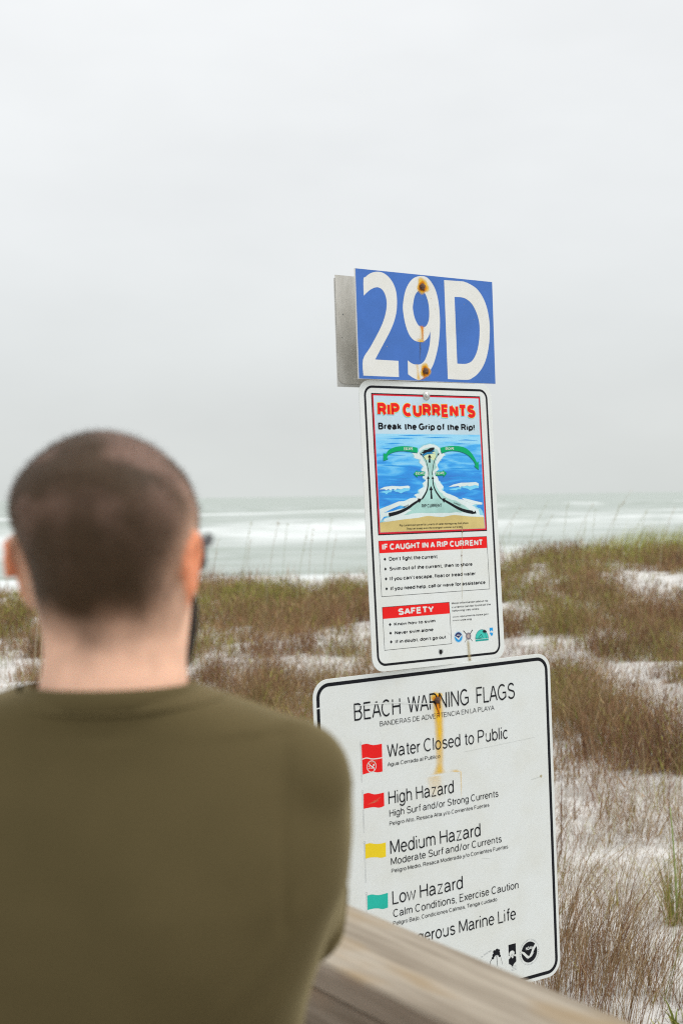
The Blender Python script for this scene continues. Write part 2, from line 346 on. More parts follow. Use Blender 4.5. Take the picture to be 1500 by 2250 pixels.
# clumps near the boardwalk that stand apart enough to be picked out
def grass_tuft(x, y, n, r, h, kind, w, lean, wind, label, group=None, cat='grass tuft', nm='grass_tuft', seg=5):
    z = float(height(x, y))
    o = ribbons_obj(nm, [tuft(x, y, n, r, h, kind, w, lean, wind, seg)], M_GRASS, origin=(x, y, z))
    return tag(o, label, cat, group)
grp = 'rust brown grass tufts between the sign and the handrail'
for (x, y, n, r, h) in ((.80, 5.25, 110, .12, .50), (.93, 5.08, 105, .12, .46), (1.05, 5.2, 70, .11, .42), (.70, 5.0, 120, .12, .48), (.86, 5.45, 80, .10, .45), (1.12, 4.95, 50, .10, .36), (.98, 5.36, 60, .10, .50), (.78, 4.8, 100, .12, .42), (.92, 4.72, 90, .12, .40)):
    grass_tuft(x, y, n, r, h, 'brown', .0022, .42, .22, 'rust brown grass tuft leaning right between the flags sign and the handrail', grp)
grass_tuft(.86, 5.62, 26, .04, .62, 'tan', .0026, .80, 1.1, 'sparse tan grass tuft with long blades arching right over bare sand')
for i, (x, y, n, h, kd) in enumerate(((1.06, 5.62, 16, .60, 'tan'), (1.18, 5.28, 18, .52, 'tan'), (.93, 5.95, 14, .55, 'tan'), (1.28, 5.5, 14, .46, 'green'), (1.12, 5.0, 16, .42, 'green'))):
    grass_tuft(x, y, n, .035, h, kd, .0026, .78, .9, ('thin straw coloured blades arching right across the bare sand', 'straw tuft at the lower right with blades bowed over', 'wispy straw tuft on the sand right of the flags sign', 'sparse yellow green tuft near the green stalk', 'sparse olive tuft low beside the handrail')[i])
grass_tuft(1.0, 5.3, 20, .06, .66, 'brown', .0026, .72, 1.0, 'loose long brown blades sweeping right out of the rust brown grass')
grass_tuft(.80, 5.72, 22, .03, .20, 'green', .005, .65, .9, 'small yellow green tuft beside the lower right edge of the flags sign')
grass_tuft(1.36, 5.84, 90, .055, .30, 'green', .004, .30, .05, 'bushy green and tan grass base around the tall green stalk')
for (x, y, n) in ((1.13, 4.75, 26), (1.2, 4.62, 24), (1.06, 4.6, 20)):
    grass_tuft(x, y, n, .05, .09, 'green', .014, .75, .1, 'small leafy green seedling on sand at the lower right beside the handrail', 'leafy seedlings beside the handrail', 'seedling', 'leafy_seedling', 3)
# the tall green stalk
def stalk(x, y, h, lean, col, head, label, group=None, w=.006, cat='grass stalk', nm='grass_stalk', ldir=0.0, rough=0):
    z = float(height(x, y)); P = []
    for k in range(9):
        t = k / 8; P.append((lean * h * t ** 1.8 * math.cos(ldir), lean * h * t ** 1.8 * math.sin(ldir), h * t * (1 - .12 * lean * t) - .02))
    e = empty(nm, (x, y, z)); tag(e, label, cat, group)
    v, f = tube_data(P, [w * .5 * (1 - .55 * k / 8) for k in range(9)], 5)
    mesh('stem', v, f, e, col, True)
    if head:
        mb = MB(); top = Vector(P[-1])
        for k in range(head):
            t = 1 - .28 * RNG.random(); i = min(int(t * 8), 7); a = Vector(P[i]).lerp(Vector(P[i + 1]), t * 8 - i)
            d = Vector((.6 + RNG.normal(0, .5), RNG.normal(0, .6), .2 + RNG.normal(0, .5))).normalized() * (.018 + .02 * RNG.random())
            s = w * .7; c = a + d * .55; q = Vector((-d.z, 0, d.x)).normalized() * s
            mb.add(([a, c + q, a + d, c - q], [(0, 1, 2, 3)]))
        tag(mb.build('seed_head', e, col), kind='stuff')
    return e
M_GSTALK = mat('green_stalk', (.26, .32, .11), .6); M_TSTALK = mat('tan_stalk', (.40, .34, .23), .7); M_OSTALK = mat('olive_stalk', (.37, .38, .22), .7)
stalk(1.36, 5.84, .50, .05, M_GSTALK, 0, 'tall single green grass stalk standing upright by the right edge', None, .012, ldir=2.6)
g1 = 'thin sea oats on the dune crest between the man and the signs'
for i in range(9):
    x = -1.75 + i * .21 + RNG.normal(0, .09); y = 20.0 + RNG.normal(0, 1.2)
    stalk(x, y, 1.15 + .3 * RNG.random(), .05 + .14 * RNG.random(), M_OSTALK if i % 2 else M_TSTALK, 7, 'thin tall sea oat stem against the surf between the man and the signs', g1, .008, 'sea oats', 'sea_oat')
g2 = 'thin sea oats on the dune crest right of the signs'
for i in range(15):
    x = 2.55 + i * .19 + RNG.normal(0, .10); y = 22 + RNG.normal(0, .8)
    stalk(x, y, .85 + .45 * RNG.random(), .05 + .35 * RNG.random(), M_OSTALK if i % 3 else M_TSTALK, 6, 'thin sea oat stem leaning right on the dune crest right of the signs', g2, .008, 'sea oats', 'sea_oat')
for i, (x, y) in enumerate(((-3.05, 14.0), (-2.9, 13.6), (-2.82, 13.9))):
    stalk(x, y, (1.05, .8, .62)[i], (.12, .1, -.06)[i], M_TSTALK, 6, ('tallest of the three thin brown stems below the man\'s left ear', 'middle thin brown stem below the man\'s left ear', 'shortest thin brown stem, nearest the man\'s neck')[i], 'thin brown stems left of the man', .012, 'grass stalk', 'dry_stem')
# grass standing on the skyline of the right-hand dune
tag(ribbons_obj('crest_grass', [blades(*(lambda n: (lambda x, y: (x, y, height(x, y) - .02, (.16 + .36 * RNG.random(n)) * (.45 + .9 * sstep(3.6, 5.2, x)), np.full(n, .010), np.clip(RNG.normal(.4, .15, n), .05, .9), RNG.normal(0, .5, n), np.where((RNG.random(n) < .75)[:, None], GREEN[RNG.integers(0, 3, n)] * 1.5, TAN[RNG.integers(0, 3, n)])))(3.0 + 3.6 * RNG.random(n) ** .8, 23.8 + 1.6 * RNG.random(n)))(2600), seg=3)], M_GRASS), 'yellow green grass standing on the skyline of the right dune', 'crest grass', kind='stuff')

# ------------------------------------------------------------------ lettering: a small stroke alphabet (capital height 1)
def arc(cx, cy, rx, ry, a0, a1, n=9):
    return [(cx + rx * math.cos(rad(a0 + (a1 - a0) * i / n)), cy + ry * math.sin(rad(a0 + (a1 - a0) * i / n))) for i in range(n + 1)]
XH = .70
def _bowl(cx, cy, rx, ry): return arc(cx, cy, rx, ry, 0, 360, 18)
GL = {
 'A': (.64, [[(0, 0), (.30, 1)], [(.34, 1), (.64, 0)], [(.10, .32), (.54, .32)]]),
 'B': (.54, [[(.26, .54), (0, .54), (0, 1), (.28, 1)] + arc(.28, .77, .22, .23, 90, -90)[1:], [(0, .54), (0, 0), (.28, 0)] + arc(.28, .27, .26, .27, -90, 90)[1:]]),
 'C': (.64, [arc(.34, .5, .34, .5, 48, 312, 16)]),
 'D': (.60, [[(.26, 0), (0, 0), (0, 1), (.26, 1)] + arc(.26, .5, .34, .5, 90, -90, 12)[1:]]),
 'E': (.50, [[(.5, 0), (0, 0), (0, 1), (.49, 1)], [(0, .53), (.45, .53)]]),
 'F': (.46, [[(0, 0), (0, 1), (.46, 1)], [(0, .52), (.40, .52)]]),
 'G': (.66, [arc(.34, .5, .34, .5, 48, 300, 15) + [(.66, .16), (.66, .46), (.38, .46)]]),
 'H': (.58, [[(0, 0), (0, 1)], [(.58, 0), (.58, 1)], [(0, .52), (.58, .52)]]),
 'I': (0.0, [[(0, 0), (0, 1)]]),
 'J': (.38, [[(.38, 1), (.38, .25)] + arc(.19, .22, .19, .22, 0, -180)]),
 'K': (.56, [[(0, 0), (0, 1)], [(.54, 1), (0, .38)], [(.17, .56), (.56, 0)]]),
 'L': (.44, [[(0, 1), (0, 0), (.44, 0)]]),
 'M': (.70, [[(0, 0), (0, 1)], [(.02, 1), (.35, .08)], [(.35, .08), (.68, 1)], [(.70, 1), (.70, 0)]]),
 'N': (.58, [[(0, 0), (0, 1)], [(0, 1), (.58, 0)], [(.58, 0), (.58, 1)]]),
 'O': (.70, [_bowl(.35, .5, .35, .5)]),
 'P': (.54, [[(0, 0), (0, 1), (.28, 1)] + arc(.28, .73, .26, .27, 90, -90)[1:] + [(0, .46)]]),
 'R': (.58, [[(0, 0), (0, 1), (.30, 1)] + arc(.30, .74, .25, .26, 90, -90)[1:] + [(0, .48)], [(.28, .48), (.40, .40), (.56, 0)]]),
 'S': (.56, [arc(.28, .745, .25, .255, 25, 200, 10) + [(.12, .58), (.44, .47)] + arc(.28, .27, .28, .27, 38, -158, 12)]),
 'T': (.58, [[(0, 1), (.58, 1)], [(.29, 1), (.29, 0)]]),
 'U': (.58, [[(0, 1), (0, .3)] + arc(.29, .29, .29, .29, 180, 360, 12) + [(.58, 1)]]),
 'V': (.62, [[(0, 1), (.29, 0)], [(.33, 0), (.62, 1)]]),
 'W': (.92, [[(0, 1), (.21, 0)], [(.23, 0), (.455, 1)], [(.465, 1), (.69, 0)], [(.71, 0), (.92, 1)]]),
 'Y': (.62, [[(0, 1), (.31, .45), (.62, 1)], [(.31, .45), (.31, 0)]]),
 'a': (.44, [arc(.21, .49, .19, .21, 160, 15, 8) + [(.41, .45), (.41, .12), (.46, 0)], [(.41, .40), (.16, .37)] + arc(.15, .19, .15, .18, 100, 300, 9) + [(.41, .15)]]),
 'b': (.44, [[(0, 0), (0, 1)], _bowl(.22, .35, .22, .35)]),
 'c': (.42, [arc(.22, .35, .22, .35, 45, 315, 12)]),
 'd': (.44, [[(.44, 0), (.44, 1)], _bowl(.22, .35, .22, .35)]),
 'e': (.44, [[(0, .37), (.44, .37)] + arc(.22, .35, .22, .35, 4, 320, 15)]),
 'f': (.24, [[(.26, .99), (.16, .98), (.11, .86), (.11, 0)], [(0, XH), (.24, XH)]]),
 'g': (.44, [_bowl(.22, .35, .22, .35), [(.44, XH), (.44, -.05)] + arc(.22, -.06, .22, .22, 0, -160, 8)]),
 'h': (.40, [[(0, 0), (0, 1)], [(0, .45)] + arc(.20, .48, .20, .22, 160, 0, 8) + [(.40, 0)]]),
 'i': (0.0, [[(0, 0), (0, XH)], [(0, .90), (0, 1)]]),
 'j': (.08, [[(.08, XH), (.08, -.2), (0, -.28)], [(.08, .90), (.08, 1)]]),
 'k': (.40, [[(0, 0), (0, 1)], [(.38, XH), (0, .28)], [(.14, .42), (.40, 0)]]),
 'l': (0.0, [[(0, 0), (0, 1)]]),
 'm': (.68, [[(0, 0), (0, XH)], [(0, .46)] + arc(.17, .49, .17, .21, 160, 0, 8) + [(.34, 0)], [(.34, .46)] + arc(.51, .49, .17, .21, 160, 0, 8) + [(.68, 0)]]),
 'n': (.40, [[(0, 0), (0, XH)], [(0, .45)] + arc(.20, .48, .20, .22, 160, 0, 8) + [(.40, 0)]]),
 'o': (.46, [_bowl(.23, .35, .23, .35)]),
 'p': (.44, [[(0, -.28), (0, XH)], _bowl(.22, .35, .22, .35)]),
 'r': (.22, [[(0, 0), (0, XH)], [(0, .42), (.08, .62), (.22, .68)]]),
 's': (.38, [arc(.19, .52, .17, .18, 25, 200, 8) + [(.10, .40), (.28, .33)] + arc(.19, .19, .19, .19, 35, -158, 9)]),
 't': (.22, [[(.10, .92), (.10, .12), (.14, .02), (.23, .01)], [(0, XH), (.22, XH)]]),
 'u': (.40, [[(0, XH), (0, .22)] + arc(.20, .22, .20, .22, 180, 340, 8) + [(.40, .25)], [(.40, 0), (.40, XH)]]),
 'v': (.42, [[(0, XH), (.21, 0), (.42, XH)]]),
 'w': (.64, [[(0, XH), (.16, 0), (.32, .68), (.48, 0), (.64, XH)]]),
 'x': (.40, [[(0, XH), (.40, 0)], [(.40, XH), (0, 0)]]),
 'y': (.42, [[(0, XH), (.22, 0)], [(.42, XH), (.18, -.16), (.10, -.27), (0, -.27)]]),
 'z': (.38, [[(.01, XH), (.37, XH), (0, 0), (.38, 0)]]),
 "'": (0.0, [[(0, .78), (0, 1)]]), ',': (.04, [[(.04, .05), (.04, -.04), (0, -.14)]]), '.': (0.0, [[(0, -.02), (0, .08)]]),
 '/': (.28, [[(0, -.02), (.28, 1)]]), '!': (0.0, [[(0, 1), (0, .3)], [(0, -.02), (0, .1)]]), ':': (0.0, [[(0, 0), (0, .1)], [(0, .6), (0, .7)]]),
}
def stroke_poly(P, hw):
    """polyline -> quad strip with mitred joints"""
    n = len(P); closed = n > 3 and abs(P[0][0] - P[-1][0]) + abs(P[0][1] - P[-1][1]) < 1e-6
    if closed: P = P[:-1]; n -= 1
    L, R = [], []
    for i in range(n):
        a = P[(i - 1) % n] if (closed or i > 0) else None; b = P[i]; c = P[(i + 1) % n] if (closed or i < n - 1) else None
        def nrm(p, q):
            dx, dy = q[0] - p[0], q[1] - p[1]; l = math.hypot(dx, dy) or 1e-9; return (-dy / l, dx / l)
        h = hw[i] if isinstance(hw, (list, tuple)) else hw
        if a is None: m = nrm(b, c); s = 1
        elif c is None: m = nrm(a, b); s = 1
        else:
            n1, n2 = nrm(a, b), nrm(b, c); mx, my = n1[0] + n2[0], n1[1] + n2[1]; l = math.hypot(mx, my) or 1e-9
            m = (mx / l, my / l); s = min(1 / max(.25, m[0] * n1[0] + m[1] * n1[1]), 1.22)
        L.append((b[0] + m[0] * h * s, b[1] + m[1] * h * s)); R.append((b[0] - m[0] * h * s, b[1] - m[1] * h * s))
    v = L + R; f = []
    for i in range(n if closed else n - 1):
        j = (i + 1) % n; f.append((n + i, n + j, j, i))
    return v, f
PZ = 0.0
class Print:
    """flat print on a sign face, in millimetres from its top left corner, y down"""
    def __init__(s): s.v, s.f, s.k = [], [], 0
    def raw(s, v, f, z, flip=True):
        o = len(s.v); s.k += 1; zz = z + (s.k % 13) * .004
        s.v += [(x / 1000, -y / 1000, zz / 1000) for x, y in v]; s.f += [tuple(i + o for i in q) for q in f]
    def stroke(s, P, w, z):
        hw = [k / 2 for k in w] if isinstance(w, (list, tuple)) else w / 2
        s.raw(*stroke_poly(P, hw), z); return s
    def poly(s, P, z, holes=()):
        loops = [[Vector((x, y, 0)) for x, y in P]] + [[Vector((x, y, 0)) for x, y in h] for h in holes]
        tri = tessellate_polygon(loops); fl = [p for l in loops for p in l]; out = []
        for t in tri:
            a, b, c = (fl[i] for i in t)
            out.append(t if (b.x - a.x) * (c.y - a.y) - (b.y - a.y) * (c.x - a.x) < 0 else t[::-1])
        s.raw([(p.x, p.y) for p in fl], out, z); return s
    def rect(s, x0, y0, x1, y1, z): return s.poly([(x0, y0), (x1, y0), (x1, y1), (x0, y1)], z)
    def disc(s, cx, cy, rx, ry, z, n=32): return s.poly([(cx + rx * math.cos(2 * math.pi * i / n), cy + ry * math.sin(2 * math.pi * i / n)) for i in range(n)], z)
    def ring(s, cx, cy, rx, ry, w, z, n=40): return s.stroke([(cx + rx * math.cos(2 * math.pi * i / n), cy + ry * math.sin(2 * math.pi * i / n)) for i in range(n + 1)], w, z)
    def text(s, t, x, y, width, cap, wt, z, ang=0.0, grow=0.0, dx=0.0, dy=0.0):
        """one line: baseline start x, y; set width and capital height; wt = stroke weight over capital height"""
        u = 0; runs = []; sb = .085 - .22 * (wt - .1); rd = .045 - .15 * (wt - .1)
        for ch in t:
            if ch == ' ': u += .33 - .3 * (wt - .1); continue
            gw, st_ = GL[ch]; k = (1.27 if ch.islower() else 1.2) * (1 - (wt - .11) * .75)
            lb = (rd if ch in 'CGOQoceqdga' else .0 if ch in 'AVWYTvwyXx' else sb); rb = (rd if ch in 'OQDobpesSc' else .0 if ch in 'AVWYTvwyLFXxrtf' else sb)
            u += lb; runs.append((u + wt / 2, k, st_)); u += gw * k + wt + rb
        tot = u - rb - (rd if t[0] in 'CGO' else .0); sx = width / tot; ca, sa = math.cos(ang), math.sin(ang); off = runs[0][0] - wt / 2
        for u0, k, strokes in runs:
            for P in strokes:
                v, f = stroke_poly([(u0 - off + px * k, wt / 2 + py * (1 - wt)) for px, py in P], wt / 2 + grow / cap)
                s.raw([(x + dx + a * sx * ca + b * cap * sa, y + dy + a * sx * sa - b * cap * ca) for a, b in v], f, z)
        return s
    def build(s, name, parent, m): return mesh(name, s.v, s.f, parent, m)
def smooth_poly(P, sub=4, corner=50):
    """Catmull-Rom through the points, keeping sharp corners"""
    n = len(P); out = []
    def sharp(i):
        a, b, c = P[i - 1], P[i], P[(i + 1) % n]; t1 = math.atan2(b[1] - a[1], b[0] - a[0]); t2 = math.atan2(c[1] - b[1], c[0] - b[0])
        d = abs((t2 - t1 + math.pi) % (2 * math.pi) - math.pi); return d > rad(corner)
    S = [sharp(i) for i in range(n)]
    for i in range(n):
        p0, p1, p2, p3 = P[i - 1], P[i], P[(i + 1) % n], P[(i + 2) % n]
        if S[i]: p0 = p1
        if S[(i + 1) % n]: p3 = p2
        for k in range(sub):
            t = k / sub
            out.append(tuple(.5 * (2 * p1[j] + (p2[j] - p0[j]) * t + (2 * p0[j] - 5 * p1[j] + 4 * p2[j] - p3[j]) * t * t + (3 * p1[j] - p0[j] - 3 * p2[j] + p3[j]) * t ** 3) for j in (0, 1)))
    return out
def rrect(x0, y0, x1, y1, r, n=8):
    P = []
    for cx, cy, a in ((x1 - r, y0 + r, -90), (x1 - r, y1 - r, 0), (x0 + r, y1 - r, 90), (x0 + r, y0 + r, 180)):
        P += [(cx + r * math.cos(rad(a + 90 * i / n)), cy + r * math.sin(rad(a + 90 * i / n))) for i in range(n + 1)]
    return P
def jag(P, amp, n, seed):
    """ragged edge for painted foam"""
    r = random.Random(seed); out = []
    for i in range(len(P)):
        a, b = P[i], P[(i + 1) % len(P)]
        for k in range(n):
            t = k / n; out.append((a[0] + (b[0] - a[0]) * t + r.uniform(-amp, amp), a[1] + (b[1] - a[1]) * t + r.uniform(-amp, amp) * .6))
    return out
def sign_root(name, pose, label):
    T, a, b, W, H = pose; a = Vector(a).normalized(); b = Vector(b); b = (b - a * b.dot(a)).normalized(); n = a.cross(-b)
    m = Matrix((a, -b, n)).transposed().to_4x4(); m.translation = Vector(T)
    o = bpy.data.objects.new(name, None); C.objects.link(o); o.matrix_world = m; o.empty_display_size = .05
    tag(o, label, 'sign'); return o, W * 1000, H * 1000
def plate(root, W, H, r, m, name='panel', t=2.0, z=0.0):
    P = rrect(0, 0, W, H, max(r, .3)); n = len(P); bev = .35
    rings = [(0, -t), (0, -bev), (bev, 0)]; v = []
    for ins, zz in rings:
        sxx = (W - 2 * ins) / W; syy = (H - 2 * ins) / H
        v += [((ins + x * sxx) / 1000, -(ins + y * syy) / 1000, (zz + z) / 1000) for x, y in P]
    f = []
    for k in range(2):
        for i in range(n): f.append((k * n + i, (k + 1) * n + i, (k + 1) * n + (i + 1) % n, k * n + (i + 1) % n))
    f.append(tuple(range(n))); f.append(tuple(range(3 * n - 1, 2 * n - 1, -1)))
    return mesh(name, v, f, root, m)
def flat(name, c, rough=.55):
    m = mat(name, c, rough, .12); return m
def aged(name, c, amt=.12, rough=.55, spec=.14):
    m = mat(name, c, rough, spec); d = tuple(k * (1 - amt) * q for k, q in zip(c, (1, .985, .95)))
    noise_col(m, d, c, scale=9, detail=8, lo=.3, hi=.6); return m
M_WHITE = aged('white_reflective_sheet', (.68, .71, .70), .045)
M_CREAM = aged('cream_white_vinyl', (.70, .705, .68), .05)
M_BLACK = aged('black_print', (.006, .007, .011), .3)
M_RED = aged('red_print', (.78, .012, .012), .12)
M_DRED = aged('crimson_print', (.62, .012, .03), .1)
M_YEL = flat('yellow_print', (.86, .66, .05)); M_FLAGY = aged('flag_yellow', (.80, .60, .02), .1)
M_BLUE = aged('blue_sheet', (.062, .165, .50), .10)
M_GALV = mat('galvanised_back', (.42, .40, .36), .55, .3, .1); noise_col(M_GALV, (.47, .455, .41), (.62, .61, .57), scale=22, detail=6, stretch=(1, .35, 1), bump=.0004)
M_EDGE = mat('sheet_edge', (.62, .62, .60), .5)
def film(name, c, strength=1.0, scale=60):
    """thin stain film: opacity from the mesh attribute, broken up by noise"""
    m = mat(name, c, .8, .1); N, L, b = nodes(m)
    at = N.new('ShaderNodeAttribute'); at.attribute_name = 'cover'
    tc = N.new('ShaderNodeTexCoord'); no = N.new('ShaderNodeTexNoise'); no.inputs['Scale'].default_value = scale; no.inputs['Detail'].default_value = 5
    mp = N.new('ShaderNodeMapping'); mp.inputs['Scale'].default_value = (1, .35, 1); L.new(tc.outputs['Object'], mp.inputs[0]); L.new(mp.outputs[0], no.inputs[0])
    mr = N.new('ShaderNodeMapRange'); mr.inputs[1].default_value = .3; mr.inputs[2].default_value = .7; mr.inputs[3].default_value = .65; mr.inputs[4].default_value = 1.2
    L.new(no.outputs[0], mr.inputs[0])
    mu = N.new('ShaderNodeMath'); mu.operation = 'MULTIPLY'; mu.use_clamp = True; L.new(at.outputs['Fac'], mu.inputs[0]); L.new(mr.outputs[0], mu.inputs[1])
    L.new(mu.outputs[0], b.inputs['Alpha']); return m
M_RUSTY = film('rust_run_yellow', (.86, .52, .03)); M_RUSTO = film('rust_run_orange', (.74, .24, .01)); M_RUSTD = film('rust_dark', (.16, .06, .02)); M_DIRT = film('dirt_run', (.46, .38, .20)); M_GREY = film('grey_dirt', (.12, .13, .15))
M_BOLT = mat('rusty_bolt', (.09, .045, .03), .85); noise_col(M_BOLT, (.05, .025, .02), (.20, .11, .07), scale=300, detail=4, bump=.0006, bscale=500)
M_ZINC = mat('zinc_bolt', (.50, .50, .48), .4, .5, .6)
def run(root, rows, m, z, name='rust_stain'):
    """rows: (y, xc, half width, cover)"""
    K = (-1, -.72, -.45, -.15, .15, .45, .72, 1); A = (0, .12, .55, 1, 1, .55, .12, 0); v, f, c = [], [], []
    for y, xc, hw, al in rows:
        for k, a in zip(K, A): v.append(((xc + k * hw) / 1000, -y / 1000, z / 1000)); c.append(a * al)
    n = len(K)
    for i in range(len(rows) - 1): f += [(i * n + j, (i + 1) * n + j, (i + 1) * n + j + 1, i * n + j + 1) for j in range(n - 1)]
    o = mesh(name, v, f, root, m); a = o.data.attributes.new('cover', 'FLOAT', 'POINT'); a.data.foreach_set('value', c); return o
def spot(root, x, y, r, m, z, al=1.0, name='rust_stain', sx=1.0, sy=1.0):
    v, f, c = [(x / 1000, -y / 1000, z / 1000)], [], [al]; n = 20
    for k, (q, a) in enumerate(((.55, 1), (.8, .55), (1, 0))):
        for i in range(n): th = 2 * math.pi * i / n; w = 1 + .12 * math.sin(3 * th + x) + .08 * math.sin(5 * th + y); v.append(((x + r * q * w * sx * math.cos(th)) / 1000, -(y + r * q * w * sy * math.sin(th)) / 1000, z / 1000)); c.append(a * al)
    f += [(0, 1 + (i + 1) % n, 1 + i) for i in range(n)]
    for k in range(2): f += [(1 + k * n + i, 1 + k * n + (i + 1) % n, 1 + (k + 1) * n + (i + 1) % n, 1 + (k + 1) * n + i) for i in range(n)]
    o = mesh(name, v, f, root, m); a = o.data.attributes.new('cover', 'FLOAT', 'POINT'); a.data.foreach_set('value', c); return o
def bolt(root, x, y, r, m, h=4.5, washer=None):
    mb = MB(); seg = 16
    prof = [(1, 0), (1, .45), (.86, .8), (.5, 1.0), (0.001, 1.05)]
    v, f = [], []
    for q, z in prof:
        for i in range(seg): th = 2 * math.pi * i / seg; v.append(((x + r * q * math.cos(th)) / 1000, -(y + r * q * math.sin(th)) / 1000, (.6 + h * z) / 1000))
    for k in range(len(prof) - 1): f += [(k * seg + i, (k + 1) * seg + i, (k + 1) * seg + (i + 1) % seg, k * seg + (i + 1) % seg) for i in range(seg)]
    o = mesh('bolt', v, f, root, m, True)
    if washer:
        v = []
        for rr, z in ((washer, .5), (washer, 1.7), (r * .8, 2.0)):
            for i in range(seg): th = 2 * math.pi * i / seg; v.append(((x + rr * math.cos(th)) / 1000, -(y + rr * math.sin(th)) / 1000, z / 1000))
        f = [(k * seg + i, (k + 1) * seg + i, (k + 1) * seg + (i + 1) % seg, k * seg + (i + 1) % seg) for k in range(2) for i in range(seg)]
        mesh('washer', v, f, o, m, True)
    return o

# ------------------------------------------------------------------ the signs (tables: millimetres on each sign face)
TXT_BEACH = [('BEACH  WARNING  FLAGS', 121.8, 116.4, 536.2, 45.5), ('BANDERAS DE ADVERTENCIA EN LA PLAYA', 200.2, 139.7, 382.0, 13.2), ('Water Closed to Public', 220.1, 224.9, 406.2, 36.0), ('Agua Cerrada al Publico', 219.7, 247.4, 171.4, 10.6), ('High Hazard', 218.9, 348.2, 215.6, 36.8), ('High Surf and/or Strong Currents', 220.1, 380.4, 365.5, 19.5), ('Peligro Alto, Resaca Alta y/o Corrientes Fuertes', 219.1, 403.0, 333.2, 10.7), ('Medium Hazard', 218.4, 479.2, 302.0, 37.8), ('Moderate Surf and/or Currents', 219.2, 507.5, 372.6, 20.0), ('Peligro Medio, Resaca Moderada y/o Corrientes Fuertes', 219.9, 528.3, 392.6, 11.1), ('Low Hazard', 219.5, 611.5, 234.2, 37.3), ('Calm Conditions, Exercise Caution', 220.1, 645.4, 423.5, 21.3), ('Peligro Bajo, Condiciones Calmas, Tenga cuidado', 218.7, 666.5, 348.9, 11.1), ('Marine Life', 433.4, 729.8, 199.9, 35.7)]
TXT_RIP = [('RIP CURRENTS', 57.3, 94.4, 338.1, 34.7), ('Break the Grip of the Rip!', 56.3, 130.4, 334.0, 18.3), ('IF CAUGHT IN A RIP CURRENT', 49.5, 448.2, 348.7, 16.7), ("Don't fight the current", 70.8, 477.2, 164.0, 10.8), ('Swim out of the current, then to shore', 70.2, 502.8, 286.2, 10.2), ("If you can't escape, float or tread water", 70.3, 528.9, 296.2, 10.2), ('If you need help, call or wave for assistance', 70.7, 555.0, 329.2, 10.3), ('SAFETY', 91.4, 621.2, 122.6, 17.6), ('Know how to swim', 76.4, 648.2, 139.4, 8.9), ('Never swim alone', 77.3, 671.4, 130.5, 9.4), ("If in doubt, don't go out", 77.6, 694.4, 173.0, 9.4), ('More information about rip', 275.1, 603.8, 130.5, 5.6), ('currents can be found at the', 275.2, 614.3, 139.4, 5.6), ('following web sites:', 275.2, 624.1, 97.1, 5.5), ('www.ripcurrents.noaa.gov', 275.6, 640.2, 129.0, 5.0), ('www.usla.org', 276.1, 650.0, 66.2, 5.0), ('Rip currents are powerful currents of water moving away from shore.', 110.1, 387.4, 239.7, 5.7), ('They can sweep even the strongest swimmer out to sea.', 132.9, 396.9, 194.4, 5.4), ('RIP CURRENT', 188.7, 339.2, 69.8, 9.3), ('ESCAPE', 137.7, 184.5, 30.4, 7.0), ('ESCAPE', 280.6, 183.6, 30.3, 6.8), ('ESCAPE', 172.9, 250.3, 30.5, 6.7), ('ESCAPE', 242.3, 250.4, 29.9, 6.9)]
K_RIPBOX = [(39.2, 423.8), (412.3, 423.7), (411.6, 455.7), (39.9, 455.7), (414.4, 569.4), (40.6, 569.8)]
K_SAFE = [(40.2, 597.3), (266.5, 597.1), (265.9, 627.7), (42.4, 627.1), (268.8, 709.6), (42.6, 710.0)]
K_DIA = [(56.8, 472.0), (56.9, 497.8), (57.3, 523.7), (57.4, 549.7), (63.0, 643.8), (63.3, 666.3), (63.9, 689.3)]
K_LOGO = [(293.1, 693.5), (328.2, 694.5), (352.4, 708.4), (399.8, 709.1), (377.8, 680.5), (388.7, 685.6), (411.7, 679.3), (409.7, 708.4), (228.7, 728.7)]
K_STAIN = [(323.4, 400.7), (322.5, 441.6), (318.5, 473.8), (316.1, 525.8), (313.4, 581.9), (326.5, 709.2), (328.2, 765.5)]
K_FRAME = [(39.2, 34.3), (416.0, 34.0), (413.5, 408.4), (37.2, 409.2), (45.6, 141.9), (411.7, 140.6), (223.6, 38.0)]
I_FOAM = [(183.5, 188.2), (189.1, 177.7), (204.6, 169.8), (228.3, 165.8), (248.4, 168.3), (264.7, 177.5), (270.8, 188.1), (282.2, 196.0), (271.6, 202.6), (262.5, 211.8), (249.7, 225.0), (255.8, 235.5), (239.7, 248.6), (249.2, 259.2), (255.3, 269.8), (269.6, 284.5), (263.9, 293.6), (283.7, 303.2), (310.6, 311.5), (323.9, 318.4), (354.8, 324.3), (400.0, 331.9), (374.9, 338.1), (398.8, 349.3), (405.3, 368.3), (355.4, 366.5), (307.2, 361.9), (259.1, 366.0), (212.2, 362.2), (172.0, 366.4), (125.9, 369.1), (43.4, 375.6), (48.6, 369.6), (71.4, 361.2), (49.1, 360.7), (95.0, 345.2), (134.4, 338.3), (108.7, 332.6), (63.1, 340.6), (48.7, 341.6), (73.3, 331.9), (119.0, 323.8), (149.0, 314.0), (170.6, 311.8), (162.7, 305.2), (179.6, 300.2), (176.8, 292.4), (197.3, 283.5), (194.5, 274.4), (206.7, 266.7), (195.5, 258.7), (206.5, 243.1), (190.2, 237.8), (200.9, 227.4), (184.9, 218.2), (188.8, 209.1), (162.7, 202.5), (169.6, 198.6), (161.7, 192.1)]
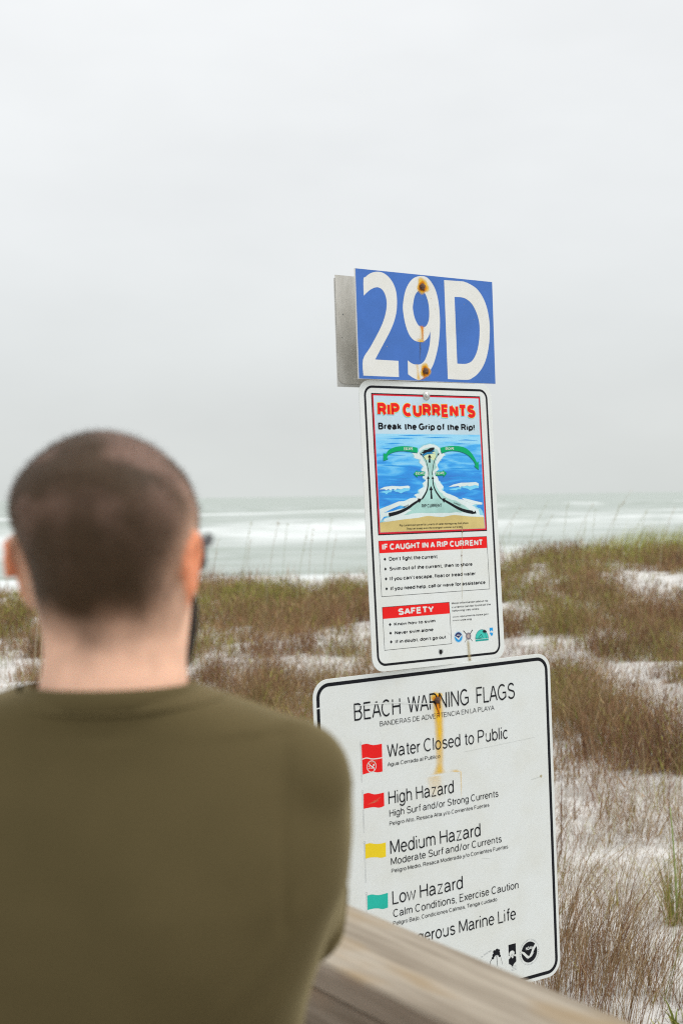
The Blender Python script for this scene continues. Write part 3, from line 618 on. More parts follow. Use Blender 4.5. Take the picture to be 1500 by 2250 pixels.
I_FOAM2 = [(193.3, 190.8), (210.6, 180.8), (231.0, 176.3), (247.6, 180.7), (258.6, 193.4), (245.9, 206.5), (241.5, 222.3), (246.0, 230.2), (233.4, 243.3), (232.3, 259.1), (238.2, 272.2), (247.1, 290.8), (262.8, 309.4), (299.5, 323.3), (329.6, 337.2), (346.0, 350.8), (293.8, 357.6), (226.1, 354.7), (172.7, 354.7), (133.1, 357.6), (160.1, 346.6), (147.3, 341.2), (174.4, 328.8), (191.8, 316.1), (208.2, 295.4), (212.9, 274.6), (216.2, 248.4), (214.2, 227.5), (205.2, 211.7)]
I_SAND = [(42.8, 375.8), (77.1, 373.4), (125.9, 369.1), (172.0, 366.4), (192.1, 363.5), (212.2, 362.2), (235.5, 364.6), (259.1, 366.0), (293.5, 361.8), (314.0, 362.8), (355.4, 367.1), (406.2, 369.7), (406.9, 402.0), (43.0, 402.0)]
I_SHORE = [(42.7, 377.1), (93.6, 366.9), (172.5, 358.6), (219.4, 354.5), (259.6, 358.1), (307.7, 353.9), (362.8, 360.6), (405.5, 365.6), (406.2, 369.7), (355.4, 367.1), (314.0, 362.8), (293.5, 361.8), (259.1, 366.0), (235.5, 364.6), (212.2, 362.2), (172.0, 366.4), (125.9, 369.1), (42.8, 375.8)]
I_SEA = [(46.2, 141.9), (405.9, 142.0), (406.2, 369.7), (42.8, 375.8)]
I_DEEP = [(45.7, 221.6), (403.9, 222.9), (406.5, 298.4), (324.3, 313.1), (162.4, 310.3), (42.8, 318.5)]
I_WAVE1 = [(48.8, 288.5), (66.8, 281.9), (92.6, 279.6), (118.4, 281.2), (146.3, 279.5), (152.6, 283.0), (149.1, 286.8), (131.2, 286.0), (121.2, 289.0), (108.4, 286.8), (103.2, 290.8), (93.8, 287.3), (87.1, 291.6), (79.2, 287.9), (72.6, 290.9), (66.4, 288.2)]
I_WAVE2 = [(284.9, 284.7), (302.5, 278.3), (330.4, 273.8), (358.2, 273.6), (382.9, 272.5), (393.1, 276.7), (392.7, 283.4), (378.8, 280.5), (361.0, 284.3), (350.7, 281.5), (340.1, 284.0), (329.7, 283.4), (327.8, 287.1), (319.4, 282.5), (309.0, 283.7)]
I_GRN1 = [(184.1, 178.3), (157.9, 174.7), (128.5, 174.3), (105.5, 177.5), (87.3, 184.5), (77.1, 194.8), (69.2, 193.0), (67.9, 212.7), (83.6, 208.4), (79.7, 203.8), (86.6, 196.1), (101.5, 190.4), (121.2, 187.0), (144.0, 187.0), (183.3, 191.6)]
I_GRN2 = [(263.0, 178.0), (292.3, 173.7), (323.3, 173.1), (350.7, 177.8), (370.8, 190.6), (385.4, 209.4), (390.0, 218.8), (396.6, 216.1), (395.7, 238.5), (380.6, 228.2), (385.4, 225.0), (379.7, 214.8), (363.2, 200.0), (342.9, 190.6), (315.5, 186.1), (291.4, 186.7), (266.4, 192.8)]
I_GRN3 = [(166.4, 248.1), (178.6, 238.5), (178.3, 242.1), (205.3, 242.3), (204.6, 252.3), (179.3, 252.8), (179.0, 257.3)]
I_GRN4 = [(241.8, 242.6), (269.0, 242.2), (269.2, 238.3), (281.2, 247.6), (269.0, 257.5), (269.3, 252.8), (242.1, 253.1)]
I_SWIM = [(196.6, 190.8), (207.6, 186.1), (200.3, 185.0), (217.1, 183.4), (226.8, 178.9), (237.7, 177.1), (242.7, 177.6), (241.3, 182.8), (233.8, 185.5), (241.0, 188.1), (249.6, 190.2), (237.0, 188.1), (216.7, 190.2), (206.4, 193.9), (199.4, 198.6), (203.1, 192.9)]
S_A = [(76.6, 356.3), (107.6, 350.6), (137.5, 340.9), (161.2, 328.5), (180.0, 319.8)]
S_B = [(372.0, 354.6), (342.5, 352.1), (315.3, 343.5), (288.7, 331.0), (267.2, 320.8)]
S_C = [(190.3, 314.0), (206.3, 298.0), (213.5, 279.8), (215.5, 260.2)]
S_D = [(257.4, 314.6), (241.5, 298.6), (232.6, 280.1), (231.2, 260.4)]
S_E = [(216.0, 251.6), (215.7, 230.1), (208.8, 209.1), (194.6, 195.5)]
S_F = [(231.1, 251.7), (234.2, 230.2), (242.3, 209.2), (255.1, 195.5)]
S_G = [(222.9, 218.3), (223.9, 202.6)]
S_H = [(223.6, 316.1), (223.5, 291.0)]
K_CUR = [(122.8, 340.6), (145.5, 333.4), (299.0, 329.9), (323.6, 338.4)]
K_STREAK = [(81.2, 155.0), (172.5, 153.6), (73.9, 168.4), (138.7, 167.5), (205.8, 151.5), (307.5, 150.8), (299.5, 168.1), (372.4, 167.2), (120.5, 146.4), (226.2, 146.1), (327.8, 157.3), (397.7, 157.7), (53.9, 182.0), (131.2, 182.6), (287.2, 198.6), (366.7, 200.0), (59.2, 198.6), (143.2, 199.9), (51.1, 226.7), (154.4, 229.8), (277.9, 235.7), (385.4, 234.9), (52.4, 257.4), (165.6, 261.0), (279.7, 259.5), (390.3, 265.9), (67.4, 272.9), (138.6, 272.4), (49.5, 303.3), (149.7, 303.7), (274.1, 293.8), (377.2, 303.3)]
K_FLAG1 = [(141.0, 180.5), (156.9, 179.5), (175.3, 185.3), (191.2, 186.0), (204.7, 185.5), (203.5, 258.4), (188.0, 258.5), (172.2, 254.6), (156.2, 256.3), (141.3, 257.8)]
K_SEP1 = [(140.9, 218.0), (155.3, 216.4), (171.0, 221.1), (186.9, 222.4), (204.1, 222.0)]
K_SWIM1 = [(169.6, 240.5), (185.0, 242.5), (170.2, 226.4)]
K_FLAG2 = [(141.7, 308.7), (156.5, 307.7), (174.8, 314.0), (190.8, 314.5), (205.4, 313.5), (204.9, 349.1), (189.2, 351.2), (173.3, 347.5), (154.8, 346.4), (140.5, 346.9)]
K_FLAG3 = [(141.1, 439.4), (156.0, 438.8), (174.4, 444.0), (190.4, 445.3), (205.4, 444.7), (204.3, 482.0), (188.7, 482.5), (172.8, 478.4), (154.3, 476.2), (140.5, 476.9)]
K_FLAG4 = [(141.5, 573.1), (156.4, 572.7), (173.7, 577.7), (189.8, 578.5), (206.0, 577.4), (204.8, 616.1), (188.0, 616.9), (172.2, 612.1), (154.7, 610.1), (140.9, 610.6)]
K_POLES = [(139.7, 175.9), (138.3, 277.3), (141.4, 302.0), (138.8, 407.6)]
K_POLES2 = [(138.2, 434.5), (138.8, 538.5), (139.1, 567.4), (140.2, 673.8)]
K_BLOGO = [(674.3, 830.2), (704.6, 833.6), (675.7, 799.5), (600.9, 794.6), (627.1, 794.9), (626.7, 845.5), (600.7, 841.9), (599.7, 821.3), (557.7, 810.7), (610.5, 845.8), (626.3, 864.1), (509.0, 807.0), (541.7, 802.8), (556.6, 834.5)]
K_RUST = [(391.6, 73.0), (380.2, 76.3), (411.2, 79.7), (379.0, 140.1), (405.5, 143.2), (374.1, 249.0), (403.3, 252.9), (362.2, 288.4), (407.4, 290.1), (350.7, 293.7), (458.9, 292.6), (347.9, 354.7), (457.5, 361.7)]
K_SCR = [(8.9, 72.8), (20.1, 72.0), (148.6, 68.9), (388.0, 90.9), (410.0, 230.8), (725.2, 234.3), (723.1, 347.1), (745.2, 341.5)]
G_2 = [(27.4, 27.6), (34.8, 20.7), (51.7, 9.9), (72.6, 4.3), (93.4, 5.1), (113.9, 14.8), (130.0, 32.1), (138.6, 54.1), (140.2, 79.8), (136.9, 105.8), (127.7, 132.1), (111.7, 160.3), (89.4, 191.8), (58.0, 235.8), (138.6, 236.3), (138.2, 279.4), (16.5, 279.3), (16.7, 237.8), (43.3, 203.5), (74.1, 160.6), (89.8, 134.2), (100.4, 108.0), (104.1, 85.3), (101.2, 66.3), (91.4, 50.9), (77.1, 45.2), (64.6, 46.7), (49.8, 53.0), (37.1, 61.8), (26.5, 70.4)]
G_9 = [(160.8, 85.0), (172.0, 45.3), (194.8, 16.1), (224.4, 4.1), (251.8, 7.0), (275.0, 30.0), (287.0, 60.5), (291.9, 99.9), (291.0, 139.6), (283.6, 186.2), (268.3, 229.7), (254.0, 253.3), (231.1, 275.4), (208.8, 284.9), (187.4, 279.4), (170.6, 270.8), (171.0, 233.5), (184.8, 241.1), (199.8, 243.8), (217.3, 241.5), (233.1, 229.5), (247.5, 201.0), (254.0, 174.4), (255.5, 152.0), (246.8, 168.2), (233.2, 178.7), (216.5, 182.1), (196.2, 178.8), (179.6, 165.0), (167.8, 139.6), (161.4, 110.8)]
G_9H = [(196.0, 86.0), (203.7, 59.4), (215.1, 46.3), (227.4, 43.1), (241.1, 50.4), (251.1, 72.7), (253.9, 98.8), (251.1, 122.0), (241.6, 137.3), (228.3, 142.2), (213.2, 137.2), (202.2, 121.5), (196.6, 102.2)]
G_D = [(312.3, 8.6), (377.4, 7.2), (391.1, 8.4), (407.0, 12.2), (434.3, 23.8), (456.7, 46.0), (471.8, 75.6), (479.5, 112.6), (479.3, 143.3), (475.5, 174.1), (465.7, 208.6), (450.2, 238.0), (428.1, 260.8), (406.7, 273.3), (385.6, 279.3), (314.0, 279.4)]
G_DH = [(349.1, 52.3), (373.1, 51.5), (393.5, 55.2), (413.8, 67.4), (430.1, 90.0), (439.4, 116.5), (440.0, 145.3), (435.6, 174.3), (426.2, 201.7), (411.3, 222.6), (397.0, 231.5), (378.4, 235.6), (351.0, 235.7)]
K_BOLT = [(231.4, 32.1), (233.1, 259.9), (226.0, 143.0), (226.6, 179.0), (216.4, 182.7), (214.7, 222.0), (204.1, 245.3), (208.9, 282.6)]
POSE_rip = ([0.04875, 3.71383, 1.99263], [0.81574, 0.57839, 0.00577], [0.03593, -0.04072, -0.99852], 0.457, 0.7648)
POSE_beach = ([-0.07943, 3.59948, 1.22077], [0.84261, 0.53809, 0.02159], [0.0243, 0.00206, -0.9997], 0.7866, 0.9159)
POSE_D29 = ([0.04289, 3.69996, 2.2812], [0.78481, 0.61965, 0.01028], [0.02038, -0.00923, -0.99975], 0.4958, 0.288)

# -- blue number sign
def number_sign():
    root, W, H = sign_root('number_sign', POSE_D29, 'blue access number sign reading 29D at the top of the post')
    plate(root, W, H, 0.5, M_EDGE, 'panel', 3.2)
    Print().rect(1.6, .6, W - .6, H - .8, .12).build('blue_face', root, M_BLUE)
    for P, h in ((G_2, None), (G_9, G_9H), (G_D, G_DH)):
        pr = Print(); pr.poly(smooth_poly(P), .3, (smooth_poly(h),) if h else ()); o = pr.build('numeral', root, M_CREAM)
    for (x, y), k in ((K_BOLT[0], 1), (K_BOLT[1], 0)):
        spot(root, x + (2 if k else 0), y - 1, 23 if k else 20, M_RUSTY, .42, .95, sy=1.05); spot(root, x + 1, y + 1, 16.5, M_RUSTO, .46, 1.0); spot(root, x, y + 2, 11.5, M_RUSTD, .5, 1.0)
        bolt(root, x, y, 8.2, M_BOLT, 6)
    x = K_BOLT[2][0]
    run(root, [(137, x, 14, .0), (142, x, 10, .95), (150, x + 1, 4.5, .9), (168, x + 1, 3.6, .75), (180, x + 1, 3.5, .3)], M_RUSTO, .50)
    run(root, [(142, x, 18, .1), (150, x, 10, .5), (182, x - 4, 12, .25)], M_RUSTY, .46)
    run(root, [(172, x - 7, 22, .0), (181, x - 6, 20, .8), (184, x - 6, 12, 0)], M_RUSTY, .54)
    run(root, [(184, 217, 5, .55), (200, 217, 5, .5), (225, 215, 4.5, .25), (243, 214, 4, .0)], M_GREY, .44)
    run(root, [(262, 234, 9, .9), (272, 233, 5, .9), (280, 226, 8, .5), (285, 214, 8, .1)], M_RUSTO, .56)
    run(root, [(243, 204, 8, .35), (262, 206, 7, .3), (280, 207, 10, .6), (286, 208, 10, .2)], M_RUSTY, .48)
    # thin chips
    for x, y, r in ((100, 200, 1.4), (262, 62, 1.2), (275, 90, 1.2), (385, 70, 1.0), (282, 78, .9), (420, 110, .8)): spot(root, x, y, r, M_DIRT, .6, .8, 'chip')
number_sign()
# -- the signs fixed to the back of the post: only their backs are seen
def back_signs():
    for nm, off, r, label, mt, dy, dx in (('rounded_sign_back', .083, 22, 'bare grey metal sign back with rounded corner behind the blue number sign', M_GALV, -4, 0), ('square_sign_back', .0865, .5, 'white edged square sign just behind the bare grey sign back', M_EDGE, 4, -1.5)):
        root, W, H = sign_root(nm, POSE_D29, label)
        root.matrix_world = root.matrix_world @ Matrix.Translation((dx / 1000, -(dy + 9) / 1000, -off))
        if r > 5:
            P = [(x, y) for x, y in rrect(0, 0, W, H, r)]
            # square at the top, rounded at the bottom
            P = [(0, 0) if (x < W / 2 and y < r) else (W, 0) if (x > W / 2 and y < r) else (x, y) for x, y in P]
            Q = [p for i, p in enumerate(P) if p != P[i - 1]]
            n = len(Q); v = [(x / 1000, -y / 1000, 0) for x, y in Q] + [(x / 1000, -y / 1000, -.002) for x, y in Q]
            f = [tuple(range(n - 1, -1, -1)), tuple(range(n, 2 * n))] + [(i, (i + 1) % n, n + (i + 1) % n, n + i) for i in range(n)]
            mesh('panel', v, f, root, mt)
            for x, y, q in ((22, 104, 2.2), (9, 100, .8), (17, 165, 2.0)): spot(root, x, y, q, M_GREY, .2, .8, 'dent_mark')
        else: plate(root, W, H, .5, mt, 'panel', 2.5)
back_signs()

# -- rip current sign
def rip_sign():
    root, W, H = sign_root('rip_current_sign', POSE_rip, 'tall white sign headed RIP CURRENTS with a blue sea picture and safety advice')
    plate(root, W, H, 36, M_WHITE, 'panel', 2.2)
    Print().stroke((lambda p: p + p[:1])(rrect(18.5, 17.5, W - 18.5, H - 17.5, 24)), 6.4, .10).build('border', root, M_BLACK)
    x0, y0 = 38.6, 34.2; x1, y1 = 415.0, 408.8
    Print().rect(x0, y0, x1, y1, .10).build('picture_edge', root, M_BLACK)
    Print().rect(x0 + 3, y0 + 2.6, x1 - 2, y1 - 3, .16).build('picture_frame', root, M_DRED)
    Print().rect(x0 + 7, y0 + 6.4, x1 - 6.2, y1 - 7.2, .22).build('sky_panel', root, aged('pale_blue_print', (.50, .66, .76), .08))
    ix0, ix1, iy0, iy1 = x0 + 7.6, x1 - 6.8, 141.5, y1 - 7.8
    clip = lambda P: [(min(max(x, ix0), ix1), min(max(y, iy0), iy1)) for x, y in P]
    art = empty('picture'); art.parent = root
    sea = mat('painted_sea', (.1, .4, .75), .45, .35)
    N, L, b = nodes(sea)
    # painted ripples: bands of blue stretched sideways, paler towards the top
    tc = N.new('ShaderNodeTexCoord'); mp = N.new('ShaderNodeMapping'); mp.inputs['Scale'].default_value = (9, 55, 1); L.new(tc.outputs['Object'], mp.inputs[0])
    no = N.new('ShaderNodeTexNoise'); no.inputs['Scale'].default_value = 1; no.inputs['Detail'].default_value = 5; no.inputs['Distortion'].default_value = .8; L.new(mp.outputs[0], no.inputs[0])
    sp = N.new('ShaderNodeSeparateXYZ'); L.new(tc.outputs['Object'], sp.inputs[0])
    mr = N.new('ShaderNodeMapRange'); mr.inputs[1].default_value = -.142; mr.inputs[2].default_value = -.26; mr.inputs[3].default_value = .30; mr.inputs[4].default_value = -.12; L.new(sp.outputs[1], mr.inputs[0])
    ad = N.new('ShaderNodeMath'); ad.operation = 'ADD'; L.new(no.outputs[0], ad.inputs[0]); L.new(mr.outputs[0], ad.inputs[1])
    rp = N.new('ShaderNodeValToRGB'); L.new(ad.outputs[0], rp.inputs[0]); rp.color_ramp.interpolation = 'LINEAR'
    e = rp.color_ramp.elements; e[0].position = .25; e[0].color = (.02, .19, .60, 1); e[1].position = .80; e[1].color = (.28, .62, .84, 1)
    for p_, c_ in ((.42, (.02, .27, .72)), (.52, (.05, .38, .80)), (.62, (.15, .52, .84))): k = e.new(p_); k.color = (*c_, 1)
    L.new(rp.outputs[0], b.inputs['Base Color'])
    Print().rect(ix0, iy0, ix1, iy1, .28).build('sea', art, sea)
    pr = Print()
    for i in range(0, len(K_STREAK), 2):
        (ax, ay), (bx, by) = K_STREAK[i], K_STREAK[i + 1]
        pr.stroke([(ax, ay), (ax * .6 + bx * .4, ay - 1.2), (bx, by)], [.4, 3.2, .4], .34)
    pr.build('ripple', art, flat('ripple_blue', (.03, .29, .70)))
    foam = aged('foam_white', (.66, .76, .77), .12)
    Print().poly(jag(clip(smooth_poly(I_FOAM, 2, 60)), 2.2, 2, 5), .40).build('foam_edge', art, aged('foam_cyan', (.28, .62, .76), .25))
    cx, cy = 228, 280
    Print().poly(jag(clip([(cx + (x - cx) * .93, cy + (y - cy) * .98) for x, y in I_FOAM]), 1.8, 3, 6), .46).build('foam', art, foam)
    Print().poly(jag(clip([(cx + (x - cx) * 1.10, y) for x, y in I_FOAM2]), 2.6, 3, 8), .52).build('churned_water', art, aged('churned_green', (.40, .66, .62), .35))
    Print().poly(jag(clip([(205, 205), (214, 190), (228, 184), (243, 190), (246, 204), (236, 212), (226, 206), (214, 212)]), 1.2, 2, 9), .56).build('churned_water', art, flat('pale_yellow_green', (.60, .70, .42)))
    Print().poly(clip(I_SHORE), .60).build('foam', art, foam)
    Print().poly(jag(clip([(48, 340), (110, 322), (150, 318), (120, 330), (60, 350), (100, 345), (60, 362), (46, 372)]), 1.2, 2, 3), .61).build('foam', art, foam)
    Print().poly(jag(clip([(330, 316), (356, 320), (402, 330), (402, 336), (372, 332), (340, 324)]), 1.2, 2, 4), .61).build('foam', art, foam)
    for P in (I_WAVE1, I_WAVE2):
        Print().poly([(x, y + 7 + 4 * math.sin(i)) for i, (x, y) in enumerate(P)], .50).build('wave_shade', art, flat('wave_shade', (.18, .58, .82)))
        Print().poly(P, .60).build('wave_crest', art, foam)
    Print().poly(clip(smooth_poly(I_SAND, 3)), .66).build('sand', art, aged('painted_sand', (.62, .50, .20), .22))
    grn = flat('arrow_green', (.0, .36, .13)); dk = flat('arrow_shadow', (.01, .13, .16))
    for P in (I_GRN1, I_GRN2, I_GRN3, I_GRN4):
        Q = smooth_poly(P, 3, 50) if len(P) > 10 else P
        Print().poly([(x - .9, y + 1.8) for x, y in Q], .70).build('arrow_shadow', art, dk); Print().poly(Q, .76).build('escape_arrow', art, grn)
    Print().poly([(x - 1, y + 6) for x, y in I_SWIM], .68).build('swimmer_shadow', art, flat('swimmer_shadow', (.02, .20, .42)))
    Print().poly(I_SWIM, .74).build('swimmer', art, M_BLACK)
    pr = Print()
    def arrow(P, w, hl, hw):
        Q = smooth_poly(P + [P[-1]], 4, 170)[:len(P) * 4 - 3]
        pr.stroke(Q, [w * (1 - .45 * i / (len(Q) - 1)) for i in range(len(Q))], .80)
        (ax, ay), (bx, by) = Q[-4] if len(Q) > 4 else Q[0], Q[-1]; l = math.hypot(bx - ax, by - ay); dx, dy = (bx - ax) / l, (by - ay) / l
        bx -= dx * 2; by -= dy * 2
        pr.poly([(bx + dx * hl, by + dy * hl), (bx - dy * hw, by + dx * hw), (bx + dy * hw, by - dx * hw)], .84)
    arrow(S_A, 10, 13, 7); arrow(S_B, 10, 13, 7); arrow(S_C, 5, 8, 4.5); arrow(S_D, 5, 8, 4.5); arrow(S_E, 2.2, 6, 3.4); arrow(S_F, 2.2, 6, 3.4); arrow(S_G, 7, 9, 6.5); arrow(S_H, 7, 12, 6.5)
    pr.build('current_arrow', art, M_BLACK)
    t = TXT_RIP
    def tx(i, wt, m, nm='lettering', z=.9, **k):
        s, x, y, w, c = t[i]; pr = Print().text(s, x, y, w, c, wt, z, **k); return pr.build(nm, root, m)
    tx(0, .255, flat('title_shadow', (.16, .50, .62)), 'title_shadow', .30, grow=1.9, dx=-1.4, dy=2.6)
    tx(0, .25, M_YEL, 'title_outline', .40, grow=2.0); tx(0, .25, M_RED, 'title', .50, grow=.7)
    tx(1, .225, M_BLACK, 'subtitle', .4, grow=.15)
    # the red-headed boxes
    for k, q in ((K_RIPBOX, 5), (K_SAFE, 0)):
        bx0, by0 = k[0]; bx1 = k[1][0]; by1 = k[2][1]; cx1 = k[4][0] - .8; cy1 = k[4][1]
        Print().rect(bx0, by0, bx1, by1, .12).build('heading_bar', root, M_RED)
        Print().stroke([(bx0, by0), (bx1, by0), (cx1, cy1), (bx0 + 1, cy1), (bx0, by0)], 1.3, .2).build('box_line', root, M_BLACK)
    tx(2, .235, M_WHITE, 'heading', .3); tx(7, .24, M_WHITE, 'heading', .3)
    for i in (3, 4, 5, 6, 8, 9, 10): tx(i, .19, M_BLACK, 'lettering', .2, grow=.08)
    for i in (11, 12, 13, 14, 15): tx(i, .165, M_BLACK, 'lettering', .2)
    for i in (16, 17, 18): tx(i, .16, M_BLACK, 'lettering', .9)
    for i in (19, 20, 21, 22): tx(i, .19, M_WHITE, 'lettering', 1.0)
    (ax, ay), (bx, by), (cx_, cy_), (dx_, dy_) = K_CUR
    Print().text('CURRENT', ax, ay, 24, 4.2, .15, .9, ang=math.atan2(by - ay, bx - ax)).build('lettering', root, M_BLACK)
    Print().text('CURRENT', cx_, cy_, 25, 4.2, .15, .9, ang=math.atan2(dy_ - cy_, dx_ - cx_)).build('lettering', root, M_BLACK)
    for x, y in K_DIA: Print().poly([(x - 4.4, y), (x, y - 4.4), (x + 4.4, y), (x, y + 4.4)], .2).build('bullet', root, M_BLACK)
    # round blue and white emblem
    blu = flat('emblem_blue', (.02, .30, .66)); nav = flat('emblem_navy', (.03, .035, .12)); teal = flat('emblem_teal', (.05, .50, .42))
    x, y = K_LOGO[0]; e1 = empty('round_emblem'); e1.parent = root
    Print().disc(x, y, 15.5, 15.5, .12).build('ring', e1, flat('emblem_rim', (.45, .60, .70)))
    Print().disc(x, y, 13.2, 13.2, .2).build('disc', e1, blu)
    Print().poly([(x + 12.8 * math.cos(rad(a)), y - 12.8 * math.sin(rad(a))) for a in range(15, 166, 10)] + [(x - 1, y + 3)], .3).build('upper_field', e1, nav)
    Print().stroke([(x - 12.5, y - 3), (x - 6, y + 1), (x, y + 6), (x + 5, y + 1), (x + 12.5, y - 5)], [1, 3.4, 3.6, 3.2, 1], .4).build('gull', e1, M_WHITE)
    Print().text('NOAA', x - 5.5, y - 3, 11, 4, .2, .4).build('lettering', e1, M_WHITE)
    x, y = K_LOGO[1]; e2 = empty('crossed_oars_emblem'); e2.parent = root
    pr = Print(); pr.stroke([(x - 17, y - 17), (x + 14, y + 14)], [2.6, 1.0], .2); pr.stroke([(x + 16, y - 17), (x - 14, y + 15)], [2.6, 1.0], .2); pr.build('oar', e2, M_BLACK)
    Print().disc(x, y - 1, 9, 9, .3).build('disc', e2, flat('emblem_tan', (.42, .36, .33))); Print().ring(x, y - 1, 6.5, 6.5, 1.4, .4).ring(x, y - 1, 9, 9, .8, .4).build('ring', e2, nav)
    (x0_, y0_), (x1_, _) = K_LOGO[2], K_LOGO[3]; e3 = empty('dome_emblem'); e3.parent = root; mx = (x0_ + x1_) / 2; hw = (x1_ - x0_) / 2
    Print().poly([(mx + hw * .98 * math.cos(rad(a)), y0_ - 4 - 25 * math.sin(rad(a))) for a in range(0, 181, 12)], .15).build('dome', e3, teal)
    Print().rect(x0_, y0_ - 3, x1_, y0_ + 2, .2).build('base_bar', e3, flat('emblem_deep_teal', (.02, .33, .30)))
    Print().stroke([(mx + hw * math.cos(rad(a)), y0_ - 4 - 25.5 * math.sin(rad(a))) for a in range(0, 181, 12)], .8, .25).build('ring', e3, nav)
    pr = Print(); pr.stroke([(388, 688), (393, 705)], .8, .3); pr.stroke([(366, 698), (375, 692), (380, 702)], 1.3, .3)
    for a in range(0, 360, 45): pr.stroke([(387, 685), (387 + 8 * math.cos(rad(a)), 685 + 5.5 * math.sin(rad(a)))], [3.4, 1.4], .35)
    pr.build('palm', e3, M_BLACK); Print().text('FLORIDA', x0_ + 3, y0_ - 4.5, 20, 3.6, .18, .3).build('lettering', e3, M_BLACK)
    x, y = K_LOGO[6]; e4 = empty('blue_block_emblem'); e4.parent = root
    Print().rect(x - 6.5, y - 3, x + 6, y + 7, .15).build('block', e4, blu); Print().poly([(x - 7, y + 12), (x - 3, y + 9), (x + 1, y + 12), (x + 6, y + 10), (x + 5, y + 17), (x, y + 21), (x - 4, y + 16)], .15).build('wave_mark', e4, blu)
    Print().disc(x, y + 7, 2.5, 2.5, .25).build('sun_mark', e4, M_WHITE)
    # bolt, empty hole, streaks
    bolt(root, *K_FRAME[6], 5.0, M_ZINC, 5.5, washer=11.5)
    x, y = K_LOGO[8]; spot(root, x, y, 10, M_GREY, .3, .45, 'hole_wear'); Print().disc(x, y, 5.2, 6.2, .4).build('bolt_hole', root, mat('dark_hole', (.006, .005, .004), .9))
    S = K_STAIN
    run(root, [(372, 326, 1.4, 0), (400, 325, 2.2, .6), (441, 322.5, 1.6, .45), (474, 318.5, 1.8, .6), (526, 316, 1.6, .45), (582, 313.5, 1.4, .5), (610, 313, 1, 0)], M_DIRT, 1.1)
    run(root, [(700, 326.5, 8, 0), (714, 326.5, 9, .55), (740, 327.5, 9, .42), (762, 328.5, 10, .6)], M_DIRT, .5)
    for x, y, r in ((325, 398, 1.6), (325.5, 409, 2.0), (318.5, 473, 2.2), (322, 384, 1.4), (328, 757, 2.0), (319, 503, 1.0)): spot(root, x, y, r, M_RUSTD, 1.15, 1.0, 'speck')
    run(root, [(678, 255, .5, .6), (684, 262, .5, .6), (691, 270, .5, .5)], M_GREY, .4, 'scratch')
rip_sign()

